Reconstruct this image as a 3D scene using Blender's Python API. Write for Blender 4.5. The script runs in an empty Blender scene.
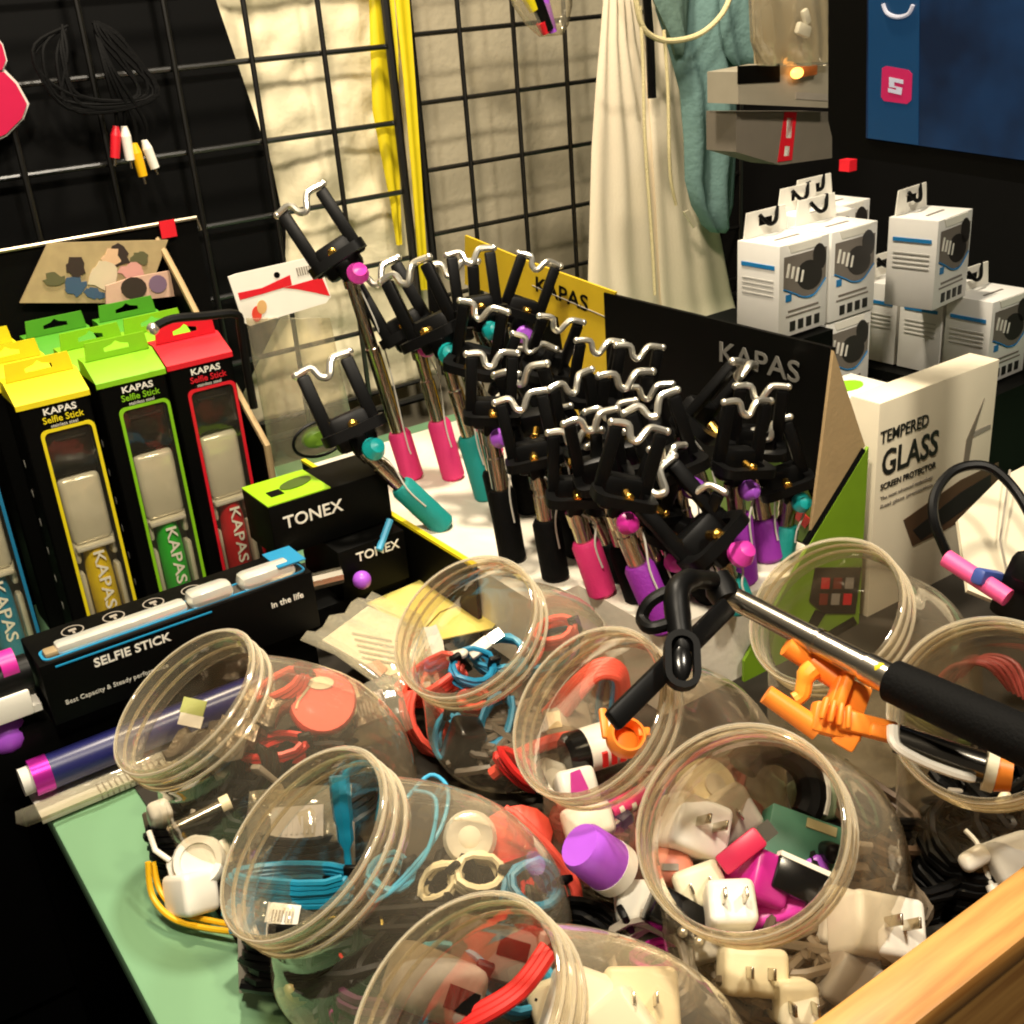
import bpy, bmesh, math, random
from mathutils import Vector, Matrix, Euler, noise
rnd = random.Random(7)
C = bpy.context.scene.collection
R = math.radians
PI = math.pi

# ------------------------------------------------------------------ camera
FPX, CAM_H = 1150.0, 0.555
cam_d = Vector((208, 2540, 1150)).normalized()          # straight down, in camera axes (x right, y down, z ahead)
Zc = -cam_d
Yc = (Vector((0, 0, 1)) - cam_d.z * cam_d).normalized()
Xc = Yc.cross(Zc)
EYE = Vector((0, 0, CAM_H))

def ray(px, py):
    r = Vector(((px - 512) / FPX, (py - 512) / FPX, 1.0))
    return Vector((r.dot(Xc), r.dot(Yc), r.dot(Zc)))

ANG = R(33)                                             # the whole stall stands at this angle to the camera
U = Vector((math.cos(ANG), math.sin(ANG), 0))
V = Vector((-U.y, U.x, 0))
Z = Vector((0, 0, 1))

def uvz(u, v, z=0.0):
    return U * u + V * v + Z * z
def onV(px, py, v):
    r = ray(px, py); return EYE + r * (v / r.dot(V))
def onU(px, py, u):
    r = ray(px, py); return EYE + r * (u / r.dot(U))
def onZ(px, py, z):
    r = ray(px, py); return EYE + r * ((z - CAM_H) / r.z)
def onT(px, py, t):
    return EYE + ray(px, py) * t

cd = bpy.data.cameras.new('camera'); cam = bpy.data.objects.new('camera', cd); C.objects.link(cam)
cd.sensor_width = 36; cd.lens = FPX / 1024 * 36; cd.clip_start = 0.02
def axis(e):
    return Vector((e.dot(Xc), e.dot(Yc), e.dot(Zc)))
cx, cy, cz = axis(Vector((1, 0, 0))), axis(Vector((0, -1, 0))), axis(Vector((0, 0, -1)))
cam.matrix_world = Matrix(((cx.x, cy.x, cz.x, 0), (cx.y, cy.y, cz.y, 0), (cx.z, cy.z, cz.z, CAM_H), (0, 0, 0, 1)))
bpy.context.scene.camera = cam

# ------------------------------------------------------------------ materials
def lin(c):
    return tuple(((x / 255) / 12.92 if x / 255 <= .04045 else ((x / 255 + .055) / 1.055) ** 2.4) for x in c)
MATS = {}
def mat(name, rgb, rough=.5, metal=0., spec=.5, var=.12, scale=40., bump=0., bscale=200., emit=0., coat=0.):
    if name in MATS: return MATS[name]
    m = bpy.data.materials.new(name); m.use_nodes = True
    nt = m.node_tree; b = nt.nodes['Principled BSDF']
    col = lin(rgb)
    tc = nt.nodes.new('ShaderNodeTexCoord')
    n = nt.nodes.new('ShaderNodeTexNoise'); n.inputs['Scale'].default_value = scale; n.inputs['Detail'].default_value = 4
    nt.links.new(tc.outputs['Object'], n.inputs['Vector'])
    mx = nt.nodes.new('ShaderNodeMix'); mx.data_type = 'RGBA'
    mx.inputs['A'].default_value = tuple(c * (1 - var) for c in col) + (1,)
    mx.inputs['B'].default_value = tuple(min(1, c * (1 + var)) for c in col) + (1,)
    nt.links.new(n.outputs['Fac'], mx.inputs['Factor'])
    nt.links.new(mx.outputs['Result'], b.inputs['Base Color'])
    b.inputs['Roughness'].default_value = rough; b.inputs['Metallic'].default_value = metal
    b.inputs['Specular IOR Level'].default_value = spec
    b.inputs['Coat Weight'].default_value = coat
    if emit:
        b.inputs['Emission Color'].default_value = col + (1,); b.inputs['Emission Strength'].default_value = emit
    if bump:
        n2 = nt.nodes.new('ShaderNodeTexNoise'); n2.inputs['Scale'].default_value = bscale; n2.inputs['Detail'].default_value = 5
        nt.links.new(tc.outputs['Object'], n2.inputs['Vector'])
        bp = nt.nodes.new('ShaderNodeBump'); bp.inputs['Strength'].default_value = bump; bp.inputs['Distance'].default_value = .005
        nt.links.new(n2.outputs['Fac'], bp.inputs['Height']); nt.links.new(bp.outputs['Normal'], b.inputs['Normal'])
    MATS[name] = m
    return m

def clear(name, tint, haze=.05, hazecol=(230, 225, 205), rough=.06, refl=1.0, ior=1.5, bump=.15, bscale=30., edge=.3):
    """thin clear plastic: a single skin that lets light through, mirrors at grazing angles, with a slight haze of scratches"""
    if name in MATS: return MATS[name]
    m = bpy.data.materials.new(name); m.use_nodes = True
    nt = m.node_tree; nt.nodes.clear()
    out = nt.nodes.new('ShaderNodeOutputMaterial')
    tr = nt.nodes.new('ShaderNodeBsdfTransparent'); tr.inputs['Color'].default_value = lin(tint) + (1,)
    gl = nt.nodes.new('ShaderNodeBsdfGlossy'); gl.inputs['Roughness'].default_value = rough
    gl.inputs['Color'].default_value = (refl, refl * .98, refl * .93, 1)
    df = nt.nodes.new('ShaderNodeBsdfDiffuse'); df.inputs['Color'].default_value = lin(hazecol) + (1,)
    lw = nt.nodes.new('ShaderNodeLayerWeight'); lw.inputs['Blend'].default_value = .5
    pw = nt.nodes.new('ShaderNodeMath'); pw.operation = 'POWER'; pw.inputs[1].default_value = 3.2
    fr = nt.nodes.new('ShaderNodeMath'); fr.operation = 'MULTIPLY_ADD'; f0 = ((ior - 1) / (ior + 1)) ** 2; fr.inputs[1].default_value = .8; fr.inputs[2].default_value = f0
    nt.links.new(lw.outputs['Facing'], pw.inputs[0]); nt.links.new(pw.outputs[0], fr.inputs[0])
    tc = nt.nodes.new('ShaderNodeTexCoord')
    n = nt.nodes.new('ShaderNodeTexNoise'); n.inputs['Scale'].default_value = bscale; n.inputs['Detail'].default_value = 3
    bp = nt.nodes.new('ShaderNodeBump'); bp.inputs['Strength'].default_value = bump; bp.inputs['Distance'].default_value = .01
    nt.links.new(tc.outputs['Object'], n.inputs['Vector']); nt.links.new(n.outputs['Fac'], bp.inputs['Height'])
    nt.links.new(bp.outputs['Normal'], gl.inputs['Normal']); nt.links.new(bp.outputs['Normal'], lw.inputs['Normal'])
    m1 = nt.nodes.new('ShaderNodeMixShader'); m2 = nt.nodes.new('ShaderNodeMixShader')
    p2 = nt.nodes.new('ShaderNodeMath'); p2.operation = 'POWER'; p2.inputs[1].default_value = 2.2
    hz = nt.nodes.new('ShaderNodeMath'); hz.operation = 'MULTIPLY_ADD'; hz.inputs[1].default_value = edge; hz.inputs[2].default_value = haze; hz.use_clamp = True
    nt.links.new(lw.outputs['Facing'], p2.inputs[0]); nt.links.new(p2.outputs[0], hz.inputs[0]); nt.links.new(hz.outputs[0], m1.inputs[0])
    nt.links.new(tr.outputs[0], m1.inputs[1]); nt.links.new(df.outputs[0], m1.inputs[2])
    nt.links.new(fr.outputs[0], m2.inputs[0]); nt.links.new(m1.outputs[0], m2.inputs[1]); nt.links.new(gl.outputs[0], m2.inputs[2])
    nt.links.new(m2.outputs[0], out.inputs['Surface'])
    MATS[name] = m
    return m

BLACK = mat('black_plastic', (8, 8, 8), .42, spec=.18)
BLACKM = mat('black_card', (6, 6, 5), .5, spec=.08)
BLACKG = mat('black_gloss', (12, 12, 12), .2)
WIRE = mat('black_wire', (14, 13, 11), .3, spec=1.)
CHROME = mat('chrome', (240, 236, 222), .28, .9)
STEEL = mat('brushed_steel', (190, 182, 165), .24, 1.)
GOLD = mat('brass', (214, 170, 80), .25, 1.)
WHITE = mat('white_plastic', (236, 232, 220), .35)
CREAM = mat('cream_plastic', (232, 222, 190), .4)
PAPER = mat('white_card', (238, 234, 222), .6, var=.05)
GREYC = mat('grey_card', (205, 202, 192), .6, var=.08)
YELLOW = mat('yellow_card', (226, 206, 20), .5)
LIME = mat('lime_card', (128, 190, 20), .5)
GREEN = mat('green_card', (74, 150, 30), .5)
RED = mat('red_card', (214, 24, 40), .45)
BLUE = mat('blue_plastic', (24, 130, 175), .4)
SKY = mat('light_blue_cable', (70, 165, 205), .4)
DEEP = mat('blue_cable', (14, 130, 165), .4)
CORAL = mat('coral_cable', (245, 92, 76), .45)
REDC = mat('red_cable', (215, 42, 40), .4)
PINK = mat('pink_foam', (222, 48, 118), .6, bump=.2, bscale=500)
TEAL = mat('teal_foam', (10, 140, 135), .6, bump=.2, bscale=500)
PURPLE = mat('purple_foam', (140, 36, 160), .6, bump=.2, bscale=500)
BLKF = mat('black_foam', (7, 7, 7), .75, spec=.12, bump=.2, bscale=500)
PINKP = mat('pink_plastic', (238, 70, 190), .35)
MAGP = mat('magenta_plastic', (200, 40, 150), .35)
TEALP = mat('teal_plastic', (20, 165, 165), .35)
PURP = mat('purple_plastic', (168, 84, 212), .35)
ORANGE = mat('orange_plastic', (250, 140, 44), .42)
YELLC = mat('yellow_cable', (236, 180, 20), .45)
GREYP = mat('grey_plastic', (150, 142, 130), .45)
WOOD = None
CARDB = mat('cardboard', (176, 150, 108), .8, bump=.1)
SILVB = mat('silver_blister', (240, 236, 226), .2, .3, bump=.25, bscale=40)
NAVY = mat('navy_tube', (30, 32, 84), .3)
JAR = clear('jar_plastic', (245, 238, 224), .07, (222, 208, 180), .06, 1.0, 1.5, .06, 25)
JARN = clear('jar_neck_plastic', (244, 238, 224), .05, (255, 246, 222), .07, 1.0, 1.9, .04, 60, edge=.36)
JART = clear('jar_rim_plastic', (236, 228, 208), .22, (255, 246, 222), .08, 1.0, 1.9, .0, 60, edge=.5)
BAG = clear('clear_film', (247, 243, 232), .10, (235, 228, 205), .12, 1.0, 1.6, .3, 30)
PANE = clear('window_film', (250, 248, 240), .01, (235, 228, 205), .05, 1.0, 1.35, .1, 15)

# ------------------------------------------------------------------ mesh helpers
class MB:
    def __init__(self): self.bm = bmesh.new()
    def _new(self, fn):
        before = set(self.bm.verts); fn(); return [v for v in self.bm.verts if v not in before]
    def box(self, c, s, rot=None, bev=0., seg=2):
        t = bmesh.new(); bmesh.ops.create_cube(t, size=1.)
        bmesh.ops.scale(t, vec=Vector(s), verts=t.verts)
        if bev: bmesh.ops.bevel(t, geom=list(t.edges), offset=bev, segments=seg, affect='EDGES', profile=.5)
        m = Matrix.Translation(Vector(c)) @ (rot.to_4x4() if rot else Matrix())
        return self.add(t, m)
    def add(self, t, m=Matrix()):
        t.transform(m); me = bpy.data.meshes.new('tmp'); t.to_mesh(me); t.free(); self.bm.from_mesh(me); bpy.data.meshes.remove(me); return self
    def cyl(self, p0, p1, r0, r1=None, n=16, cap=True):
        r1 = r0 if r1 is None else r1
        p0, p1 = Vector(p0), Vector(p1); d = p1 - p0; q = d.to_track_quat('Z', 'Y')
        rings = []
        for p, r in ((p0, r0), (p1, r1)):
            rings.append([self.bm.verts.new(p + q @ Vector((r * math.cos(2 * PI * i / n), r * math.sin(2 * PI * i / n), 0))) for i in range(n)])
        for i in range(n): self.bm.faces.new((rings[0][i], rings[0][(i + 1) % n], rings[1][(i + 1) % n], rings[1][i]))
        if cap: self.bm.faces.new(rings[0][::-1]); self.bm.faces.new(rings[1])
        return self
    def tube(self, pts, r, n=8, closed=False, sub=0):
        pts = [Vector(p) for p in pts]
        if sub: pts = smooth(pts, sub, closed)
        N = len(pts); rings = []; up = None
        for i in range(N):
            if closed: t = pts[(i + 1) % N] - pts[i - 1]
            else: t = pts[min(i + 1, N - 1)] - pts[max(i - 1, 0)]
            if t.length < 1e-9: t = Vector((0, 0, 1))
            t.normalize()
            if up is None: up = t.orthogonal()
            up = (up - t * up.dot(t)); up = up.normalized() if up.length > 1e-6 else t.orthogonal().normalized()
            w = t.cross(up)
            rr = r[i * (len(r) - 1) // max(1, N - 1)] if isinstance(r, (list, tuple)) else r
            rings.append([self.bm.verts.new(pts[i] + rr * (up * math.cos(2 * PI * k / n) + w * math.sin(2 * PI * k / n))) for k in range(n)])
        for i in range(N if closed else N - 1):
            a, b = rings[i], rings[(i + 1) % N]
            for k in range(n): self.bm.faces.new((a[k], a[(k + 1) % n], b[(k + 1) % n], b[k]))
        if not closed: self.bm.faces.new(rings[0][::-1]); self.bm.faces.new(rings[-1])
        return self
    def lathe(self, prof, m=Matrix(), n=24, cap=True):
        rings = []
        for r, z in prof: rings.append([self.bm.verts.new(m @ Vector((r * math.cos(2 * PI * i / n), r * math.sin(2 * PI * i / n), z))) for i in range(n)])
        for a, b in zip(rings, rings[1:]):
            for i in range(n): self.bm.faces.new((a[i], a[(i + 1) % n], b[(i + 1) % n], b[i]))
        if cap: self.bm.faces.new(rings[0][::-1]); self.bm.faces.new(rings[-1])
        return self
    def prism(self, poly, h, m=Matrix()):
        """2D outline in local xy, thick from z=0 to z=h"""
        a = [self.bm.verts.new(m @ Vector((x, y, 0))) for x, y in poly]; b = [self.bm.verts.new(m @ Vector((x, y, h))) for x, y in poly]
        self.bm.faces.new(a[::-1]); self.bm.faces.new(b); k = len(poly)
        for i in range(k): self.bm.faces.new((a[i], a[(i + 1) % k], b[(i + 1) % k], b[i]))
        return self
    def slab(self, pts, thick):
        """world outline (roughly flat) given thickness along its normal"""
        pts = [Vector(p) for p in pts]; nrm = Vector()
        for i in range(len(pts)): nrm += pts[i].cross(pts[(i + 1) % len(pts)])
        nrm.normalize()
        if nrm.dot(Vector((.35, 1, -.6))) > 0: nrm = -nrm; pts.reverse()      # thickness always runs away from the viewer's side
        a = [self.bm.verts.new(p) for p in pts]; b = [self.bm.verts.new(p - nrm * thick) for p in pts]
        self.bm.faces.new(a); self.bm.faces.new(b[::-1]); k = len(pts)
        for i in range(k): self.bm.faces.new((a[i], b[i], b[(i + 1) % k], a[(i + 1) % k]))
        return self
    def frame(self, outer, inner, h, m=Matrix()):
        k = len(outer)
        q = [[self.bm.verts.new(m @ Vector((x, y, z))) for x, y in o] for o in (outer, inner) for z in (0, h)]
        o0, o1, i0, i1 = q
        for i in range(k):
            j = (i + 1) % k
            self.bm.faces.new((o0[i], o0[j], o1[j], o1[i])); self.bm.faces.new((i0[j], i0[i], i1[i], i1[j]))
            self.bm.faces.new((o1[i], o1[j], i1[j], i1[i])); self.bm.faces.new((o0[j], o0[i], i0[i], i0[j]))
        return self
    def ball(self, c, r, s=(1, 1, 1), rot=None, n=14):
        t = bmesh.new(); bmesh.ops.create_uvsphere(t, u_segments=n, v_segments=max(6, n * 2 // 3), radius=r)
        bmesh.ops.scale(t, vec=Vector(s), verts=t.verts)
        return self.add(t, Matrix.Translation(Vector(c)) @ (rot.to_4x4() if rot else Matrix()))
    def rows(self, rows, thick, nx=10, folds=0., nf=3, face=None, seed=0):
        """closed soft sheet from rows of (left, right) points; bulges and folds along FACE"""
        face = face or -V; F, B = [], []
        for j, (a, b) in enumerate(rows):
            a, b = Vector(a), Vector(b); f, g = [], []
            for i in range(nx + 1):
                s = i / nx; p = a.lerp(b, s); e = math.sqrt(max(0, 1 - (2 * s - 1) ** 2))
                w = folds * math.sin(nf * 2 * PI * s + seed + .35 * math.sin(j * 1.3 + seed)) + folds * .7 * (noise.noise(p * 14 + Vector((seed, 0, 0))))
                ends = 1 if 0 < j < len(rows) - 1 else .35
                f.append(self.bm.verts.new(p + face * (w + thick * .5 * (e * ends + .05)))); g.append(self.bm.verts.new(p + face * (w - thick * .5 * (e * ends + .05))))
            F.append(f); B.append(g)
        for j in range(len(rows) - 1):
            for i in range(nx):
                self.bm.faces.new((F[j][i], F[j + 1][i], F[j + 1][i + 1], F[j][i + 1])); self.bm.faces.new((B[j][i], B[j][i + 1], B[j + 1][i + 1], B[j + 1][i]))
            self.bm.faces.new((F[j][0], B[j][0], B[j + 1][0], F[j + 1][0])); self.bm.faces.new((F[j][nx], F[j + 1][nx], B[j + 1][nx], B[j][nx]))
        for j in (0, len(rows) - 1):
            for i in range(nx): self.bm.faces.new((F[j][i], F[j][i + 1], B[j][i + 1], B[j][i]))
        return self
    def build(self, name, m, parent=None, smooth_angle=35, tag_=None):
        bmesh.ops.recalc_face_normals(self.bm, faces=self.bm.faces)
        me = bpy.data.meshes.new(name); self.bm.to_mesh(me); self.bm.free()
        for p in me.polygons: p.use_smooth = True
        me.set_sharp_from_angle(angle=R(smooth_angle))
        me.materials.append(m)
        o = bpy.data.objects.new(name, me); C.objects.link(o)
        if parent: o.parent = parent
        return o

def smooth(pts, sub, closed=False):
    n = len(pts); out = []
    for i in range(n if closed else n - 1):
        p0 = pts[i - 1] if (i > 0 or closed) else pts[0]; p1 = pts[i]; p2 = pts[(i + 1) % n]; p3 = pts[(i + 2) % n] if (closed or i + 2 < n) else pts[-1]
        for k in range(sub):
            t = k / sub
            out.append(.5 * ((2 * p1) + (p2 - p0) * t + (2 * p0 - 5 * p1 + 4 * p2 - p3) * t * t + (3 * p1 - p0 - 3 * p2 + p3) * t ** 3))
    if not closed: out.append(pts[-1])
    return out

def tag(o, label, cat, group=None, kind=None):
    o['label'] = label; o['category'] = cat
    if group: o['group'] = group
    if kind: o['kind'] = kind
    return o
def thing(name, label, cat, loc=(0, 0, 0), rot=None, group=None):
    o = bpy.data.objects.new(name, None); C.objects.link(o); o.empty_display_size = .02
    o.location = loc
    if rot is not None: o.rotation_euler = rot if isinstance(rot, Euler) else Euler(rot)
    return tag(o, label, cat, group)
def struct(o): o['kind'] = 'structure'; return o
def recentre(o):
    """move a world-built mesh's origin to the middle of its base"""
    vs = [v.co for v in o.data.vertices]
    c = Vector(((min(v.x for v in vs) + max(v.x for v in vs)) / 2, (min(v.y for v in vs) + max(v.y for v in vs)) / 2, min(v.z for v in vs)))
    o.data.transform(Matrix.Translation(-c)); o.location = c
    return o
def text(body, size, m, parent, name='lettering', at=(0, 0, 0), rot=(PI / 2, 0, 0), sx=1., bold=0., align='LEFT', ext=.0003, mtx=None, fit=None):
    cu = bpy.data.curves.new(name, 'FONT'); cu.body = body; cu.size = size; cu.extrude = ext; cu.offset = bold * size; cu.align_x = align; cu.align_y = 'CENTER'
    cu.resolution_u = 3
    f = bpy.data.objects.new('font_tmp', cu); C.objects.link(f)
    dg = bpy.context.evaluated_depsgraph_get(); me = bpy.data.meshes.new_from_object(f.evaluated_get(dg)); bpy.data.objects.remove(f); bpy.data.curves.remove(cu)
    me.materials.clear(); me.materials.append(m); me.name = name
    if fit: sx = fit / (max(v.co.x for v in me.vertices) - min(v.co.x for v in me.vertices))
    me.transform(Matrix.Diagonal((sx, 1, 1, 1)))
    o = bpy.data.objects.new(name, me); C.objects.link(o); o.parent = parent
    if mtx is not None: o.matrix_local = mtx
    else: o.location = at; o.rotation_euler = rot
    return o
def rrect(x0, y0, x1, y1, r, n=4):
    pts = []
    for cx_, cy_, a0 in ((x1 - r, y1 - r, 0), (x0 + r, y1 - r, 90), (x0 + r, y0 + r, 180), (x1 - r, y0 + r, 270)):
        for k in range(n + 1):
            a = R(a0 + 90 * k / n); pts.append((cx_ + r * math.cos(a), cy_ + r * math.sin(a)))
    return pts
FRONT = Matrix.Rotation(PI / 2, 4, 'X')                  # local xy outline -> standing, facing -y
def fr(y): return Matrix.Translation((0, y, 0)) @ FRONT
RZ = (0, 0, ANG)
def rot3(a, b, c): return Euler((R(a), R(b), R(c))).to_matrix()
def basis(x, y, z, o): return Matrix(((x.x, y.x, z.x, o.x), (x.y, y.y, z.y, o.y), (x.z, y.z, z.z, o.z), (0, 0, 0, 1)))

# ================================================================== setting
def noisy_sheet(name, u0, u1, z0, z1, v, amp, sc, m, nu=60, nz=60, grain=0.):
    bm = bmesh.new(); g = []
    for j in range(nz + 1):
        row = []
        for i in range(nu + 1):
            u = u0 + (u1 - u0) * i / nu; z = z0 + (z1 - z0) * j / nz
            q = Vector((u * sc, z * sc * (1 - grain), 3.1))
            d = amp * (noise.noise(q) + .6 * noise.noise(q * 2.3) + .35 * abs(noise.noise(q * 5.1)))
            row.append(bm.verts.new(uvz(u, v + d, z)))
        g.append(row)
    for j in range(nz):
        for i in range(nu): bm.faces.new((g[j][i], g[j][i + 1], g[j + 1][i + 1], g[j + 1][i]))
    b = MB(); b.bm.free(); b.bm = bm
    return b.build(name, m, smooth_angle=80)
WALLM = mat('wall_cloth', (176, 166, 142), .9, spec=.1, var=.16, scale=9, bump=.25, bscale=90)
struct(noisy_sheet('wall_back', -.6, 2.3, -.75, 1.6, 1.62, .008, 6, WALLM, 90, 60, .6))
b = MB(); b.slab([uvz(1.52, -.6, -.75), uvz(1.52, 1.7, -.75), uvz(1.52, 1.7, 1.6), uvz(1.52, -.6, 1.6)], .02)
struct(b.build('wall_right', mat('dark_wall', (9, 8, 8), .8, spec=.1)))
b = MB(); b.slab([uvz(-2, -1.5, -.76), uvz(2.4, -1.5, -.76), uvz(2.4, 1.8, -.76), uvz(-2, 1.8, -.76)], .03)
struct(b.build('floor', mat('dark_floor', (3, 3, 3), .8, spec=.05, bump=.2, bscale=20)))

CLOTHM = mat('crumpled_cloth', (226, 215, 182), .9, spec=.1, var=.07, scale=14, bump=.45, bscale=45)
o = noisy_sheet('crumpled_sheet', .46, .86, .02, .74, 1.50, .013, 13, CLOTHM, 50, 70)
sm = o.modifiers.new('thick', 'SOLIDIFY'); sm.thickness = .003; recentre(o)
tag(o, 'crumpled cream sheet hanging behind the brightly lit wire grid', 'sheet')

tbl = thing('market_table', 'mint green table top carrying the jars and the boxed selfie sticks', 'table', uvz(.08, .12, 0), RZ)
MINT = mat('mint_top', (112, 154, 116), .5, var=.06, scale=6)
b = MB(); b.box((.71, .63, -.0125), (1.42, 1.26, .024), bev=.002); b.build('table_top', MINT, tbl)
b = MB(); b.box((.71, .63, -.06), (1.38, 1.22, .07)); b.build('apron', BLACKM, tbl)
for x, y in ((.05, .05), (1.39, .05), (.05, 1.21), (1.39, 1.21)):
    b = MB(); b.box((x, y, -.418), (.05, .05, .655)); b.build('leg', BLACKM, tbl)

b = MB(); b.box((.42, .36, .0008), (1.0, .96, .0016)); o = b.build('darkening_sheet', mat('dark_sheet', (52, 48, 42), .8, spec=.15, var=.3, scale=12)); o.location = uvz(.225, .24, 0); o.rotation_euler = RZ  # dark sheet added to darken the table between jars and cut green bounce
tag(o, 'added dark sheet darkening the mint table under most of the jars', 'added sheet')
# wooden lip in the near right corner
w0 = onZ(826, 1018, .12); wu, wv = w0.dot(U), w0.dot(V)
WOODM = bpy.data.materials.new('varnished_wood'); WOODM.use_nodes = True
nt = WOODM.node_tree; bs = nt.nodes['Principled BSDF']
tc = nt.nodes.new('ShaderNodeTexCoord'); mp = nt.nodes.new('ShaderNodeMapping'); mp.inputs['Scale'].default_value = (3, 40, 40)
wv_ = nt.nodes.new('ShaderNodeTexNoise'); wv_.inputs['Scale'].default_value = 3; wv_.inputs['Detail'].default_value = 6
rp = nt.nodes.new('ShaderNodeValToRGB'); rp.color_ramp.elements[0].position = .3; rp.color_ramp.elements[1].position = .75
rp.color_ramp.elements[0].color = lin((150, 100, 44)) + (1,); rp.color_ramp.elements[1].color = lin((206, 156, 84)) + (1,)
nt.links.new(tc.outputs['Object'], mp.inputs[0]); nt.links.new(mp.outputs[0], wv_.inputs['Vector']); nt.links.new(wv_.outputs['Fac'], rp.inputs[0]); nt.links.new(rp.outputs[0], bs.inputs['Base Color'])
bs.inputs['Roughness'].default_value = .42
tr_ = thing('wooden_counter_front', 'varnished wooden counter board running in front of the jar of white plugs', 'board', uvz(wu - .10, wv - .012, 0), RZ)
b = MB(); b.box((.40, 0, .112), (.8, .03, .016), bev=.003); b.build('top_rail', WOODM, tr_)
b = MB(); b.box((.40, -.004, .052), (.8, .016, .104)); b.build('front_board', WOODM, tr_)

# ================================================================== wire grid panels
def grid_panel(v, us, zs, uf, label, zt=.80, zb=.015, left=None):
    g = thing('wire_grid_panel', label, 'display grid', uvz(uf[0], v, zb), RZ)
    fb = MB(); wb = MB(); W = uf[1] - uf[0]
    for x in (0, W): fb.tube([(x, 0, 0), (x, 0, zt - zb)], .0062)
    for z in (0, zt - zb): fb.tube([(0, 0, z), (W, 0, z)], .0062)
    for u in us: wb.tube([(u - uf[0], -.004, 0), (u - uf[0], -.004, zt - zb)], .0036)
    for z in zs: wb.tube([(0, .003, z - zb), (W, .003, z - zb)], .0036)
    fb.build('frame', WIRE, g); wb.build('wire_mesh', WIRE, g)
    return g
vL, vR = 1.44, 1.51
uL1 = onV(398, 120, vL).dot(U); a1 = onV(332, 123, vL).dot(U); du = uL1 - a1
zsL = [onV(325, y, vL).z for y in (53, 133, 206, 276, 342)]
dz = (zsL[0] - zsL[4]) / 4; zsL += [zsL[0] + dz, zsL[0] + 2 * dz, zsL[4] - dz, zsL[4] - 2 * dz]
zsL = [z for z in zsL if .03 < z < .79]
grid_panel(vL, [a1 - du * k for k in range(0, 8)], zsL, (a1 - du * 7.5, uL1), 'black wire grid panel in front of the crumpled cream sheet and black board')
uR0 = onV(417, 100, vR).dot(U); b1, b2, b3 = (onV(px, 90, vR).dot(U) for px in (463, 516, 566))
zsR = [onV(463, y, vR).z for y in (30, 98, 165, 229, 292)]
dz = (zsR[0] - zsR[4]) / 4; zsR += [zsR[0] + dz, zsR[4] - dz, zsR[4] - 2 * dz]
zsR = [z for z in zsR if .03 < z < .79]
dB = (b3 - b1) / 2
grid_panel(vR, [b1, b2, b3] + [b3 + dB * k for k in range(1, 8)], zsR, (uR0, b3 + dB * 7.5), 'black wire grid panel behind the yellow header card and white curtain')

# yellow ribbons by the panel joint
b = MB(); b.rows([(onV(368, -30, 1.462), onV(392, -30, 1.462)), (onV(370, 50, 1.462), onV(398, 50, 1.462)), (onV(372, 110, 1.462), onV(398, 110, 1.462)), (onV(380, 150, 1.462), onV(400, 150, 1.462)), (onV(390, 200, 1.462), onV(401, 200, 1.462)), (onV(396, 245, 1.462), onV(402, 245, 1.462))], .004, 6, .004, 1)
tag(recentre(b.build('ribbon', mat('yellow_ribbon', (222, 200, 20), .55), smooth_angle=70)), 'wide yellow ribbon tapering to a point left of the grid joint', 'ribbon', 'yellow ribbons at the grid joint')
b = MB(); b.rows([(onV(392, -30, 1.475), onV(407, -30, 1.475)), (onV(403, 80, 1.475), onV(415, 80, 1.475)), (onV(412, 180, 1.475), onV(422, 180, 1.475)), (onV(420, 290, 1.475), onV(429, 290, 1.475))], .004, 6, .002, 1)
tag(recentre(b.build('ribbon', MATS['yellow_ribbon'], smooth_angle=70)), 'narrow straight yellow ribbon hanging between the two grid frames', 'ribbon', 'yellow ribbons at the grid joint')

# black board behind the left grid; lower part added to keep the wall dark
_o = -.6
bb = [uvz(-.6, 1.468, .75), onV(208, -60, 1.468), onV(216, 0, 1.468), onV(272, 165, 1.468), onV(286, 232, 1.468), onV(284, 310, 1.468), onV(230, 420, 1.468), uvz(onV(230, 420, 1.468).dot(U), 1.468, -.74), uvz(_o, 1.468, -.74)]
b = MB(); b.slab(bb, .004)
tag(recentre(b.build('black_board', mat('black_sheet', (6, 6, 6), .6, spec=.12))), 'large black sheet hung behind the upper left wire grid', 'sheet')

# pink printed shape at the left edge
fl = thing('wall_ornament', 'crimson shape with pale outline at the left picture edge, on the black sheet', 'ornament', onV(2, 130, 1.425), RZ)
inv = fl.matrix_basis
def loc_of(o, p):
    return (Matrix.Translation(o.location) @ o.rotation_euler.to_matrix().to_4x4()).inverted() @ p
def shape(name, parent, pxs, v, th, m, f=onV):
    b = MB(); b.slab([loc_of(parent, f(x, y, v)) for x, y in pxs], th); return b.build(name, m, parent)
def grow(p, k):
    cx_ = sum(x for x, y in p) / len(p); cy_ = sum(y for x, y in p) / len(p)
    return [(cx_ + (x - cx_) * k, cy_ + (y - cy_) * k) for x, y in p]
lob1 = [(-30, 28), (-8, 32), (2, 45), (6, 60), (2, 70), (-30, 75)]; lob2 = [(-30, 72), (4, 72), (16, 84), (27, 104), (22, 118), (6, 134), (-8, 140), (-30, 138)]
CRIM = mat('crimson_plastic', (190, 24, 70), .35)
for L_ in (lob1, lob2):
    shape('outline', fl, grow(L_, 1.09), 1.426, .003, GREYC); shape('lobe', fl, L_, 1.4225, .003, CRIM)

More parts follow.
